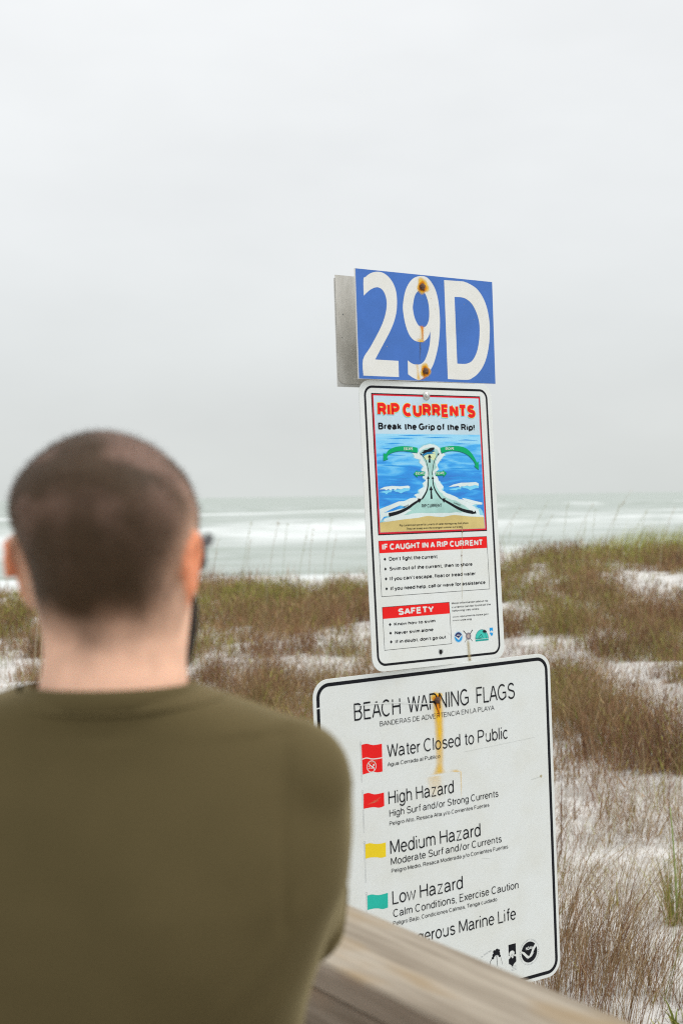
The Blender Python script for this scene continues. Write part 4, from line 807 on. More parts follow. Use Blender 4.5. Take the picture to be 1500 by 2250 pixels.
# -- beach warning flags sign
def flags_sign():
    root, W, H = sign_root('beach_flags_sign', POSE_beach, 'large white sign headed BEACH WARNING FLAGS listing four coloured flags')
    plate(root, W, H, 46, M_WHITE, 'panel', 2.2)
    Print().stroke((lambda p: p + p[:1])(rrect(14.5, 14.5, W - 14.5, H - 14.5, 33)), 9.6, .10).build('border', root, M_BLACK)
    wts = (.105, .10, .105, .12, .105, .11, .12, .105, .11, .12, .105, .11, .12, .105)
    for (s, x, y, w, c), wt in zip(TXT_BEACH, wts):
        if s == 'Marine Life': s = 'Dangerous Marine Life'; x0 = 220.; w = x + w - x0; x = x0
        if s.startswith('BEACH'): s = 'BEACH  WARNING  FLAGS'
        Print().text(s, x, y, w, c, wt, .62).build('lettering', root, M_BLACK)
    # worn streak through the title and the break in the border
    run(root, [(67.5, 250, 0, 0)], M_GREY, .3, 'scratch') if False else None
    Print().stroke([(133, 78.5), (180, 77.5), (215, 80.5), (262, 84), (310, 93), (372, 99)], [1, 4.2, 3.2, 3.4, 2.0, 2.4], .75).build('worn_streak', root, M_WHITE)
    Print().poly([(9, 70.5), (20.5, 69.5), (20.5, 72.6), (9, 73.8)], .2).build('border_chip', root, M_WHITE)
    for P, m in ((K_FLAG1, M_RED), (K_FLAG2, M_RED), (K_FLAG3, M_FLAGY), (K_FLAG4, aged('flag_teal', (.02, .45, .36), .1))):
        Print().poly(smooth_poly(P, 3, 50), .12).build('flag', root, m)
    Print().poly([(141, 706), (157, 705), (174, 710), (190, 711), (206, 710), (205, 748), (188, 749), (172, 745), (155, 743), (141, 744)], .12).build('flag', root, aged('flag_purple', (.22, .05, .35), .1))
    Print().stroke(smooth_poly(K_SEP1 + [K_SEP1[-1]], 4, 170)[:17], 2.6, .2).build('flag_gap', root, M_WHITE)
    sym = empty('no_swimming_symbol'); sym.parent = root; x, y = K_SWIM1[0]
    Print().ring(x, y, 14, 14.5, 1.9, .24).build('ring', sym, M_WHITE); Print().stroke([(x - 10, y - 10), (x + 10, y + 10)], 1.9, .30).build('bar', sym, M_WHITE)
    pr = Print(); pr.disc(x + 7, y - 3, 2.6, 2.8, .25); pr.stroke([(x - 9, y), (x - 4, y - 4), (x + 1, y), (x + 6, y + 2)], 2.2, .26); pr.stroke([(x - 10, y + 5), (x - 5, y + 3), (x, y + 5), (x + 5, y + 3), (x + 9, y + 5)], 1.4, .27); pr.build('swimmer', sym, M_WHITE)
    pale = flat('pole_grey', (.30, .32, .34))
    for x, y0, y1 in ((138.2, 176, 277), (138.8, 303, 408), (138.6, 435, 538), (138.8, 568, 673), (138.8, 702, 806)):
        Print().stroke([(x - 1.4, y0 + 2), (x - 1.4, y1), (x + 1.4, y1), (x + 1.4, y0 + 2)], .55, .12).ring(x, y0 - 1, 3, 3, .55, .14).build('flag_pole', root, pale)
    for i, P in enumerate(((150, 232, 190, 228), (150, 335, 195, 326))):
        run(root, [(P[1] + 4, P[0], 1, 0), (P[1], (P[0] + P[2]) / 2, 18, .35), (P[3] - 4, P[2], 1, 0)], M_DIRT, .3, 'scuff')
    # emblems
    e = empty('round_emblem'); e.parent = root; x, y = K_BLOGO[0]
    Print().disc(x, y, 28.6, 29.2, .12).build('disc', e, M_BLACK); Print().ring(x, y, 35, 36, .5, .12).build('ring', e, pale)
    pr = Print()
    for a in range(0, 360, 9):
        if a % 72 < 54: pr.stroke([(x + 31.5 * math.cos(rad(a)), y + 32.3 * math.sin(rad(a))), (x + 34 * math.cos(rad(a)), y + 35 * math.sin(rad(a)))], 1.6, .12)
    pr.build('ring_lettering', e, pale)
    Print().stroke([(x - 30, y - 7), (x - 20, y), (x - 8, y + 12), (x - 1, y + 14), (x + 8, y + 6), (x + 16, y - 8), (x + 28, y - 19)], [3, 7, 7.5, 4, 7, 8, 8.5], .2).build('gull', e, M_WHITE)
    Print().stroke([(x - 8, y + 18), (x + 6, y + 12), (x + 16, y + 4)], [.8, 4, .8], .26).build('gull', e, M_WHITE)
    Print().text('NOAA', x - 12.5, y - 6.5, 25, 9.5, .22, .3).build('lettering', e, M_WHITE)
    e = empty('block_emblem'); e.parent = root
    Print().rect(600.6, 795.5, 626.6, 826, .12).build('block', e, M_BLACK); Print().disc(612, 822, 9.5, 8.5, .2).build('cloud', e, M_WHITE)
    Print().poly([(600, 836), (609, 830), (614, 836), (620, 829), (626.5, 833), (626.5, 846), (617, 852), (613, 859), (608, 853), (600, 848)], .28).build('wave_mark', e, M_BLACK)
    Print().stroke([(606, 832), (612, 822), (616, 831), (622, 821)], 1.0, .34).build('wave_line', e, M_BLACK)
    Print().text('COASTAL MANAGEMENT', 600, 868, 26, 2.0, .2, .12).build('lettering', e, pale) if False else [Print().stroke([(608, q), (626, q - .2)], .8, .12).build('small_print', e, pale) for q in (857, 861, 865, 869)]
    e = empty('palm_emblem'); e.parent = root
    pr = Print()
    for cx, cy, r in ((557, 808, 7), (549, 813, 6), (565, 812, 6), (560, 802, 5.5), (551, 804, 5), (545, 820, 4.5), (569, 819, 4), (566, 804, 4.5)): pr.disc(cx, cy, r, r * .9, .12, 10)
    pr.build('palm_crown', e, M_BLACK)
    Print().stroke([(547, 816), (536, 828), (532, 840)], [3, 1.6, 1.2], .2).stroke([(558, 814), (560, 846)], [2.2, .9], .2).stroke([(564, 812), (572, 822), (578, 845)], .8, .2).build('palm_trunk', e, M_BLACK)
    for i, (ch, a) in enumerate(zip('TAL PROTECTION', np.linspace(0, 1, 14))):
        if ch != ' ': Print().text(ch, 505 + 33 * a, 812 - 13 * a + 2.5 * a * a, 2.1, 4.6, .18, .12, ang=rad(-28 + 14 * a)).build('lettering', e, pale)
    # rusty bolt and its long yellow run
    bx, by = K_SCR[3]
    spot(root, bx - 2, by - 5, 21, M_RUSTY, .5, 1.0, sy=.9); spot(root, bx - 1, by, 15, M_RUSTO, .55, 1.0); spot(root, bx, by + 1, 11, M_RUSTD, .6, 1.0); bolt(root, bx, by, 8.6, M_BOLT, 7)
    run(root, [(92, 388, 12, .9), (104, 389, 10, 1.0), (120, 390, 8, 1.0), (134, 391, 5, .6), (140, 391, 4, 0)], M_RUSTO, .6)
    run(root, [(92, 390, 22, .7), (110, 390, 24, 1.0), (150, 391.5, 22, .95), (200, 391, 20, .8), (240, 390, 19, .6), (262, 389, 19, .5), (282, 386, 24, .75), (288, 384, 34, .5), (291, 384, 38, 0)], M_RUSTY, .55)
    run(root, [(292, 370, 36, .0), (296, 370, 36, .32), (330, 370, 36, .18), (364, 370, 36, 0)], M_RUSTY, .4)
    run(root, [(284, 436, 22, 0), (290, 440, 20, .45), (294, 458, 4, .4), (330, 458, 3, .35), (370, 457, 3, 0)], M_RUSTY, .42)
    run(root, [(96, 383, 2.2, .9), (112, 385, 2.6, .95), (128, 393, 2.6, .8), (136, 396, 2, 0)], M_RUSTD, .7)
    # scratches
    for (xa, ya, xb, yb, w) in ((470, 242, 722, 233, .5), (703, 350, 744, 345, 1.0), (520, 540, 545, 545, .7)):
        Print().stroke([(xa, ya), (xb, yb)], w, .3).build('scratch', root, flat('scratch_grey', (.50, .52, .50)))
    spot(root, 739, 345, 5, M_DIRT, .4, .7, 'chip'); spot(root, 530, 520, 2, M_GREY, .4, .6, 'chip')
flags_sign()

# -- the post that carries them
def post():
    T, a, b, W, H = POSE_D29; a = Vector(a).normalized(); n = a.cross(-Vector(b)).normalized()
    p = Vector(T) + a * .232 - n * .0425; yaw = math.atan2(a.y, a.x)
    e = empty('sign_post', (p.x, p.y, -.2), yaw); tag(e, 'square grey timber post standing in the sand behind the signs', 'post')
    m = mat('post_timber', (.3, .27, .22), .85, .2); noise_col(m, (.20, .175, .14), (.40, .37, .31), scale=9, detail=8, stretch=(6, 6, .6), bump=.002, bscale=16)
    # stands between the front signs and the back ones
    mb = MB(); v, f = box_data(-1.25, 0, -.0385, .0385, -.0385, .0385, .004)
    v = [(z, y, 2.44 - .0 + x * 2.22) for x, y, z in v]; v = [(x, y, z) for x, y, z in v]; mb.add((v, f)); mb.build('post', e, m)
    bk = MB(); v, f = box_data(-.06, .06, -.0445, -.0395, 0, .05); 
    bk.add(([(x, y + .0, z + 1.30) for x, y, z in v], f)); bk.build('bracket', e, M_ZINC)
post()

# ------------------------------------------------------------------ boardwalk and handrail
def wood(name, c1, c2, warm, axis=0):
    m = mat(name, c1, .88, .15); N, L, b = nodes(m)
    st = [26, 26, 26]; st[axis] = 1.6
    n, r, mp = noise_col(m, c1, c2, scale=1.0, detail=9, stretch=tuple(st), lo=.32, hi=.68, bump=.0016, bscale=2.6, rough=.62)
    oi = N.new('ShaderNodeObjectInfo'); ad = N.new('ShaderNodeVectorMath'); ad.operation = 'ADD'; tc = [k for k in N if k.type == 'TEX_COORD'][0]
    ml = N.new('ShaderNodeVectorMath'); ml.operation = 'SCALE'; ml.inputs[3].default_value = 37.0; cb = N.new('ShaderNodeCombineXYZ')
    for k in range(3): L.new(oi.outputs['Random'], cb.inputs[k])
    L.new(cb.outputs[0], ml.inputs[0]); L.new(tc.outputs['Object'], ad.inputs[0]); L.new(ml.outputs[0], ad.inputs[1]); L.new(ad.outputs[0], mp.inputs[0])
    n2 = N.new('ShaderNodeTexNoise'); n2.inputs['Scale'].default_value = 3.2; n2.inputs['Detail'].default_value = 3
    mp2 = N.new('ShaderNodeMapping'); s2 = [3.5, 3.5, 3.5]; s2[axis] = 1.1; mp2.inputs['Scale'].default_value = s2; L.new(ad.outputs[0], mp2.inputs[0]); L.new(mp2.outputs[0], n2.inputs[0])
    mr = N.new('ShaderNodeMapRange'); mr.inputs[1].default_value = .5; mr.inputs[2].default_value = .66; L.new(n2.outputs[0], mr.inputs[0])
    mx = N.new('ShaderNodeMixRGB'); mx.inputs[2].default_value = (*warm, 1); L.new(mr.outputs[0], mx.inputs[0]); L.new(r.outputs[0], mx.inputs[1]); L.new(mx.outputs[0], b.inputs['Base Color'])
    return m
M_CAP = wood('weathered_cap', (.13, .10, .07), (.37, .325, .26), (.27, .195, .11))
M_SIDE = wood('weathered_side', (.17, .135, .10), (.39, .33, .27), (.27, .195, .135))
M_DECK = wood('weathered_deck', (.24, .215, .18), (.44, .41, .36), (.34, .29, .21), 1)
RD = Vector((.5514, -.8343, 0)); RN = Vector((.8343, .5514, 0))      # along the rail towards the camera; out over the sand
RF = Vector((-.0022, 1.986, 0)); RZ = 1.12; RW = .164
yaw = math.atan2(RD.y, RD.x)                                          # local x along the rail, local y = outwards
def on_rail(e, name, x0, x1, y0, y1, z0, z1, m, bev=.004, xoff=None):
    v, f = box_data(x0, x1, y0, y1, z0, z1, bev); return mesh(name, v, f, e, m)
def knot(e, x, y, z, r, side):
    v = []; n = 12
    for q, h in ((1, 0), (.5, -.0008), (.001, -.001)):
        for i in range(n):
            th = 2 * math.pi * i / n
            if side: v.append((x + r * 1.3 * q * math.cos(th), y - .0015 - h * .2, z + r * q * math.sin(th)))
            else: v.append((x + r * 1.3 * q * math.cos(th), y + r * q * math.sin(th), z + .0012 + h * .2))
    f = [(k * n + i, k * n + (i + 1) % n, (k + 1) * n + (i + 1) % n, (k + 1) * n + i) for k in range(2) for i in range(n)]
    mesh('knot', v, f, e, M_KNOT)
M_KNOT = mat('knot', (.035, .022, .014), .8)
def handrail():
    o = RF - RN * RW                                                  # inner edge line
    e = empty('handrail', (o.x, o.y, 0), yaw); tag(e, 'weathered timber handrail with flat cap board running diagonally past the signs', 'handrail')
    for x0, x1 in ((-4.2, -1.752), (-1.748, 1.95)):
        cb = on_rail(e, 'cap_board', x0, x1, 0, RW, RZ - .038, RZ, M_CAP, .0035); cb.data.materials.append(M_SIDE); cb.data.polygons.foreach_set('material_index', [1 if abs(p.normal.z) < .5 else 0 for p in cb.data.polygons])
        on_rail(e, 'side_board', x0, x1, .004, .042, RZ - .182, RZ - .0395, M_SIDE, .004)
    knot(e, .565, .014, RZ - .085, .017, True)
    for zz in (.72, .42): on_rail(e, 'lower_rail', -4.2, 1.95, .008, .044, zz - .07, zz + .07, M_SIDE, .004)
    for x in (-3.9, -1.75, .40 + .9, ):
        v, f = box_data(-.62, RZ - .0395, -.045, .045, -.045, .045, .004); v = [(x + y, .099 + z, xx) for xx, y, z in v]; mesh('post', v, f, e, M_SIDE)
    return e
handrail()
def boardwalk():
    o = RF - RN * (RW + .02)
    e = empty('boardwalk', (o.x, o.y, 0), yaw); tag(e, 'grey weathered timber boardwalk deck beneath the man', 'boardwalk')
    me = None
    for i in range(44):
        x = -3.9 + i * .146
        if me is None:
            v, f = box_data(-1.9, .16, -.07, .07, -.038, 0, .004); v = [(y, xx, z) for xx, y, z in v]
            p = mesh('plank', v, f, e, M_DECK); me = p.data
        else:
            p = bpy.data.objects.new('plank', me); C.objects.link(p); p.parent = e
        p.location = (x, 0, random.uniform(-.0015, .0015))
    for y in (-1.6, -.9, -.1): on_rail(e, 'joist', -4.0, 2.5, y - .02, y + .02, -.25, -.0405, M_SIDE, 0)
boardwalk()

# ------------------------------------------------------------------ the man
MX, MY = -.209, 1.25
def loft(sections, n=40):
    """sections: (z, cx, cy, half width, back, front, exponent) bottom to top -> closed mesh; back is -y"""
    v, f = [], []
    for z, cx, cy, hw, bk, fr, ex in sections:
        for i in range(n):
            th = 2 * math.pi * i / n; c, s = math.cos(th), math.sin(th)
            x = math.copysign(abs(c) ** (2 / ex), c) * hw; y = math.copysign(abs(s) ** (2 / ex), s) * (fr if s > 0 else bk)
            v.append((cx + x, cy + y, z))
    for k in range(len(sections) - 1): f += [(k * n + i, k * n + (i + 1) % n, (k + 1) * n + (i + 1) % n, (k + 1) * n + i) for i in range(n)]
    f.append(tuple(range(n - 1, -1, -1))); q = (len(sections) - 1) * n; f.append(tuple(range(q, q + n)))
    return v, f
def ellipsoid(c, r, n=20, rot=None):
    v, f = [], []; c = Vector(c)
    for j in range(1, n):
        ph = math.pi * j / n
        for i in range(n):
            th = 2 * math.pi * i / n; p = Vector((r[0] * math.sin(ph) * math.cos(th), r[1] * math.sin(ph) * math.sin(th), r[2] * math.cos(ph)))
            if rot: p.rotate(rot)
            v.append(c + p)
    f = [((j) * n + i, (j) * n + (i + 1) % n, (j + 1) * n + (i + 1) % n, (j + 1) * n + i) for j in range(n - 2) for i in range(n)]
    f = [q[::-1] for q in f]; f.append(tuple(range(n))); f.append(tuple(range((n - 1) * n - 1, (n - 2) * n - 1, -1)))
    return v, f
def fuse(name, parts, voxel, smooth, parent, m, it2=0):
    mb = MB()
    for p in parts: mb.add(p)
    o = mb.build(name, parent, m)
    r = o.modifiers.new('r', 'REMESH'); r.mode = 'VOXEL'; r.voxel_size = voxel
    s = o.modifiers.new('s', 'SMOOTH'); s.iterations = smooth; s.factor = .5
    bpy.context.view_layer.update(); dg = bpy.context.evaluated_depsgraph_get()
    me = bpy.data.meshes.new_from_object(o.evaluated_get(dg)); o.modifiers.clear(); o.data = me; me.name = name
    if not me.materials: me.materials.append(m)
    me.polygons.foreach_set('use_smooth', [True] * len(me.polygons))
    return o
def rotz(vf, a, cx=0, cy=0):
    c, s = math.cos(a), math.sin(a)
    return [(cx + (p[0] - cx) * c - (p[1] - cy) * s, cy + (p[0] - cx) * s + (p[1] - cy) * c, p[2]) for p in vf[0]], vf[1]
HEAD_YAW = rad(-9)
H0 = ZC
M_SKIN = mat('skin', (.6, .4, .3), .6, .14)
def skin_mat():
    N, L, b = nodes(M_SKIN); at = N.new('ShaderNodeAttribute'); at.attribute_name = 'tone'
    tc = N.new('ShaderNodeTexCoord'); no = N.new('ShaderNodeTexNoise'); no.inputs['Scale'].default_value = 60; no.inputs['Detail'].default_value = 4; L.new(tc.outputs['Object'], no.inputs[0])
    mr = N.new('ShaderNodeMapRange'); mr.inputs[1].default_value = .3; mr.inputs[2].default_value = .7; mr.inputs[3].default_value = .9; mr.inputs[4].default_value = 1.08; L.new(no.outputs[0], mr.inputs[0])
    mu = N.new('ShaderNodeMixRGB'); mu.blend_type = 'MULTIPLY'; mu.inputs[0].default_value = 1; L.new(at.outputs['Color'], mu.inputs[1]); L.new(mr.outputs[0], mu.inputs[2]); L.new(mu.outputs[0], b.inputs['Base Color'])
    b.inputs['Subsurface Weight'].default_value = .12; b.inputs['Subsurface Radius'].default_value = (.02, .008, .004); b.inputs['Subsurface Scale'].default_value = .3
skin_mat()
def hand(side, wrist, d, up):
    """palm and five curled fingers; d = pointing direction, up = back of the hand"""
    d = Vector(d).normalized(); up = Vector(up); up = (up - d * up.dot(d)).normalized(); r = d.cross(up)
    W = Vector(wrist); P = []
    def at(a, b, c): return W + d * a + r * b + up * c
    P.append(tube_data([at(-.01, 0, 0), at(.03, 0, .003), at(.06, 0, .004), at(.092, 0, .0)], [(.022, .018), (.034, .017), (.040, .015), (.036, .012)], 14))
    for k, (b, l) in enumerate(((.030, .072), (.010, .080), (-.010, .074), (-.029, .058))):
        P.append(tube_data([at(.075, b * .9, .002), at(.09 + l * .38, b, -.004), at(.09 + l * .62, b * .95, -.026), at(.09 + l * .55, b * .9, -.048)], [.0095, .0088, .008, .0068], 10))
    P.append(tube_data([at(.015, .024 * side, -.004), at(.045, .046 * side, -.016), at(.072, .050 * side, -.030), at(.092, .042 * side, -.042)], [.013, .0115, .0098, .0075], 10))
    return P
def make_man():
    root = empty('person', (MX, MY, 0)); tag(root, 'man seen from behind with shaved head, sunglasses, dark beard and olive t-shirt', 'person')
    cx = .002
    head = loft([(H0 + z, c, yc, hw, bk, fr, ex) for z, c, yc, hw, bk, fr, ex in (
        (-.30, .006, .0, .085, .100, .075, 2), (-.22, .006, .0, .078, .090, .066, 2), (-.170, .006, .004, .066, .080, .064, 2), (-.145, .007, .008, .0625, .066, .066, 2), (-.120, .007, .014, .0645, .062, .078, 2.1),
        (-.100, .006, .018, .068, .070, .086, 2.1), (-.082, .004, .018, .0680, .086, .090, 2.1), (-.062, .003, .016, .0695, .096, .092, 2.1), (-.042, .003, .014, .0750, .1025, .092, 2.15),
        (-.026, .002, .012, .0805, .105, .091, 2.15), (-.010, .0, .010, .0822, .105, .090, 2.15), (.006, -.001, .008, .0795, .100, .084, 2.1), (.022, -.001, .006, .0715, .090, .074, 2.05), (.036, -.001, .004, .0585, .072, .060, 2), (.048, -.001, .002, .0425, .052, .044, 2), (.056, -.001, .0, .025, .030, .026, 2), (.0605, -.001, 0, .004, .004, .004, 2))])
    jaw = loft([(H0 + z, .002, .035, hw, .03, fr, 2.3) for z, hw, fr in ((-.170, .022, .055), (-.158, .044, .066), (-.135, .058, .068), (-.110, .066, .066), (-.085, .071, .064), (-.06, .073, .060))])
    nose = [tube_data([(0, .098, H0 - .040), (0, .109, H0 - .062), (0, .124, H0 - .082), (0, .108, H0 - .092)], [.008, .010, .013, .010], 10), ellipsoid((.013, .105, H0 - .088), (.009, .011, .008), 10), ellipsoid((-.013, .105, H0 - .088), (.009, .011, .008), 10)]
    brow = tube_data([(-.052, .083, H0 - .034), (-.025, .099, H0 - .030), (0, .100, H0 - .034), (.025, .099, H0 - .030), (.052, .083, H0 - .034)], [.007, .010, .008, .010, .007], 10)
    lips = [tube_data([(-.024, .093, H0 - .115), (0, .104, H0 - .112), (.024, .093, H0 - .115)], [.003, .0055, .003], 8), tube_data([(-.022, .092, H0 - .121), (0, .102, H0 - .123), (.022, .092, H0 - .121)], [.003, .006, .003], 8)]
    ears = []
    for s in (-1, 1):
        ex = .0715; dz = -.062
        rim = []
        for i in range(15):
            a = rad(200 - 250 * i / 14) if True else 0
            rim.append((s * (ex + .0095 + .004 * math.sin(a)), .004 + .017 * math.cos(a) - .004, H0 + dz + .0265 * math.sin(a)))
        ears.append(tube_data(rim, [.0052] * 15, 8))
        ears.append(ellipsoid((s * (ex + .002), .006, H0 + dz), (.0085, .014, .024), 16))
        ears.append(ellipsoid((s * (ex - .000), .010, H0 + dz - .024), (.007, .009, .013), 12))
    neckc = (0, .01)
    hd = [head] + [rotz(p, HEAD_YAW, *neckc) for p in [jaw, brow] + nose + lips + ears]
    torso = loft([(H0 + z, 0, yc, hw, bk, fr, ex) for z, yc, hw, bk, fr, ex in (
        (-.84, .0, .150, .09, .10, 2.3), (-.74, -.0, .158, .095, .10, 2.3), (-.60, .0, .150, .09, .10, 2.3), (-.46, -.0, .160, .105, .115, 2.4), (-.36, .0, .172, .11, .12, 2.4), (-.28, .0, .170, .105, .10, 2.3), (-.23, .0, .150, .085, .075, 2.2), (-.20, .0, .115, .07, .06, 2), (-.175, .0, .075, .055, .055, 2))])
    limbs = []
    for s in (-1, 1):
        sh = (s * .160, .0, H0 - .258); el = (s * .136, .185, H0 - .462); wr = (s * .040, .345, H0 - .475)
        limbs.append(tube_data([sh, ((sh[0] + el[0]) / 2, .09, (sh[2] + el[2]) / 2), el], [.052, .047, .040], 16)); limbs.append(ellipsoid(sh, (.052, .055, .055)))
        limbs.append(ellipsoid(el, (.040, .042, .042))); limbs.append(tube_data([el, (s * .115, .255, H0 - .470), wr], [.041, .040, .026], 16))
        limbs += hand(-s, wr, (-s * .75, .55, -.05), (s * .2, .5, .8))
        hip = (s * .085, .0, H0 - .80); kn = (s * .098, .015, .50); an = (s * .105, -.02, .09)
        limbs.append(tube_data([hip, kn, an], [.085, .058, .040], 16)); limbs.append(tube_data([(s * .105, -.05, .045), (s * .112, .05, .04), (s * .118, .15, .035)], [.038, .042, .030], 12))
    body = fuse('body', hd + [torso] + limbs, .0048, 5, root, M_SKIN)
    me = body.data; n = len(me.vertices); co = np.empty(n * 3, np.float32); me.vertices.foreach_get('co', co); co = co.reshape(-1, 3).astype(float)
    x, y, z = co[:, 0], co[:, 1], co[:, 2] - H0
    # back into the head's own frame for the hairline
    c, s = math.cos(-HEAD_YAW), math.sin(-HEAD_YAW); hx = (x - neckc[0]) * c - (y - neckc[1]) * s; hy = (x - neckc[0]) * s + (y - neckc[1]) * c + neckc[1]
    skin = np.array((.76, .46, .325)); hair = np.array((.056, .034, .019)); pink = np.array((.165, .100, .075)); ear = np.array((.74, .28, .15))
    nz = fbm(hx * 26 + 40, z * 26 + hy * 20, 3); nz2 = fbm(hx * 70 + 3, z * 70 + hy * 50, 2)
    line = np.where(hy < .0, -.110 - .014 * np.exp(-((hx - .0) / .02) ** 2), np.where(hy < .055, -.106 + (hy / .055) * .09, -.028 + np.clip((hy - .055) / .035, 0, 1) * .04))
    # the sides are shorter round the ears
    round_ear = np.exp(-(((hy - .0) / .030) ** 2 + ((z + .062) / .050) ** 2)) * (np.abs(hx) > .05)
    h = sstep(-.030, .034, z - line + (nz2 - .5) * .012) * (1 - .8 * round_ear)
    h = h * (1 - sstep(.07, .085, hy) * (z < .02))
    col = skin[None] * (1 + (nz - .5)[:, None] * .12)
    hc = hair[None] + (pink - hair)[None] * (sstep(.42, .75, nz) * (.25 + .75 * sstep(-.05, .03, z)))[:, None]
    col = col * (1 - h[:, None]) + hc * h[:, None]
    skull = np.interp(z, [-.10, -.082, -.062, -.042, -.026, -.01], [.073, .0735, .0745, .0795, .0845, .088]); isear = sstep(.0, .0025, np.abs(hx) - skull) * (np.abs(z + .061) < .040) * (hy > -.022 + .012 * np.clip((z + .04) / .02, 0, 1)) * (hy < .04)
    col = col * (1 - isear[:, None]) + ear[None] * isear[:, None]  # ears: redder skin, with the backlight glowing through them painted into the tone
    a = me.attributes.new('tone', 'FLOAT_COLOR', 'POINT'); a.data.foreach_set('color', np.concatenate([col, np.ones((n, 1))], 1).astype(np.float32).ravel())
    # cropped hair: short bristles over the scalp
    no = np.empty(n * 3, np.float32); me.vertices.foreach_get('normal', no); no = no.reshape(-1, 3).astype(float)
    idx = np.where((h > .05) & (z > -.16) & (np.abs(hx) < .095))[0]
    pickd = RNG.choice(idx, 26000); keep = RNG.random(len(pickd)) < h[pickd] ** 2.5; pickd = pickd[keep]
    P = co[pickd] + RNG.normal(0, .0018, (len(pickd), 3)); Nn = no[pickd]; D = Nn + RNG.normal(0, .28, Nn.shape) + np.array((0, -.1, -.35)); D /= np.linalg.norm(D, axis=1)[:, None]
    T = np.cross(D, RNG.normal(0, 1, D.shape)); T /= np.linalg.norm(T, axis=1)[:, None]; Ln = (.0010 + .0014 * RNG.random(len(P)))[:, None]
    base = P - Nn * .0006; V = np.stack([base - T * .00028, base + T * .00028, base + D * Ln], 1).reshape(-1, 3)
    hm = bpy.data.meshes.new('hair'); k = len(P); hm.vertices.add(3 * k); hm.vertices.foreach_set('co', V.astype(np.float32).ravel()); hm.loops.add(3 * k); hm.loops.foreach_set('vertex_index', np.arange(3 * k, dtype=np.int32)); hm.polygons.add(k); hm.polygons.foreach_set('loop_start', np.arange(k, dtype=np.int32) * 3); hm.polygons.foreach_set('loop_total', np.full(k, 3, np.int32)); hm.update(calc_edges=True)
    link('hair', hm, root, mat('cropped_hair', (.046, .030, .017), .9, .0))
    # beard: dark, close to the jaw, fuller at the chin
    bd = loft([(H0 + zz, .001, .038, hw, .022, fr, 2.3) for zz, hw, fr in ((-.180, .020, .052), (-.170, .044, .070), (-.155, .060, .082), (-.132, .0675, .080), (-.110, .0715, .070), (-.094, .0725, .048), (-.082, .071, .030))])
    bd = rotz(bd, HEAD_YAW, *neckc); bo = fuse('beard', [bd], .005, 3, root, mat('beard_hair', (.022, .015, .011), .8, .2))
    bm_ = bo.data; 
    for v_ in bm_.vertices: v_.co += v_.normal * random.uniform(-.001, .0015)
    # t-shirt
    sh = loft([(H0 + z, 0, yc, hw, bk, fr, ex) for z, yc, hw, bk, fr, ex in (
        (-.80, .0, .182, .115, .125, 2.4), (-.72, -.0, .178, .115, .125, 2.4), (-.62, -.0, .170, .108, .122, 2.4), (-.54, -.0, .168, .112, .125, 2.4), (-.46, -.0, .172, .122, .130, 2.5), (-.42, -.0, .183, .132, .132, 2.4), (-.38, -.0, .197, .133, .132, 2.35), (-.34, -.0, .210, .129, .126, 2.3), (-.30, .0, .212, .119, .115, 2.25), (-.27, .0, .210, .109, .10, 2.2), (-.245, .0, .208, .100, .092, 2.15), (-.222, .0, .199, .091, .083, 2.1), (-.203, .0, .180, .085, .076, 2.05), (-.191, .0, .157, .083, .068, 2), (-.181, .0, .130, .082, .064, 2), (-.172, .0, .104, .084, .062, 2), (-.165, .0, .084, .080, .062, 2), (-.162, .0, .076, .078, .062, 2))])
    sl = []
    for s in (-1, 1):
        a0 = Vector((s * .156, -.005, H0 - .252)); a1 = Vector((s * .149, .150, H0 - .410))
        sl.append(tube_data([a0, a0.lerp(a1, .35), a0.lerp(a1, .7), a1], [.0585, .060, .060, .061], 24)); sl.append(ellipsoid(a0, (.0590, .062, .060)))
    shirt = fuse('t_shirt', [sh] + sl, .0065, 9, root, mat('olive_cotton', (.09, .066, .028), .9, .1))
    sm = shirt.data
    # a few soft folds
    for v_ in sm.vertices:
        p = v_.co; zz = p.z - H0
        f1 = math.sin(p.x * 34 + zz * 42 + 2 * math.sin(p.x * 15)) * .0016 * max(0, min(1, (-zz - .25) / .2)) + (float(vnoise(np.array([p.x * 14 + 5]), np.array([zz * 9 + 30]))[0]) - .5) * .008 * (1 if zz < -.2 else .2)
        ax = abs(p.x)
        # creases running down and in from the armpits, a slack fold across the small of the back
        d1 = (ax - .165) * .80 - (zz + .33) * .60; d2 = (ax - .165) * .60 + (zz + .33) * .80
        f1 += -.0034 * math.exp(-(d1 / .009) ** 2) * math.exp(-((d2 + .055) / .06) ** 2) * (1 if p.y < .02 else 0)
        d1 = (ax - .15) * .62 - (zz + .40) * .78; d2 = (ax - .15) * .78 + (zz + .40) * .62
        f1 += -.0040 * math.exp(-(d1 / .011) ** 2) * math.exp(-((d2 + .06) / .07) ** 2) * (1 if p.y < .02 else 0)
        f1 += .0040 * math.sin((zz + .12 * ax + .02 * math.sin(p.x * 20)) * 95) * max(0, min(1, (-zz - .42) / .12))
        # armhole seam
        f1 += -.0022 * math.exp(-((ax - .158 - .10 * (zz + .26) ** 2) / .0045) ** 2) * (1 if -.36 < zz < -.195 else 0)
        v_.co = p + v_.normal * f1
    import bmesh
    bm = bmesh.new(); bm.from_mesh(sm); kill = []
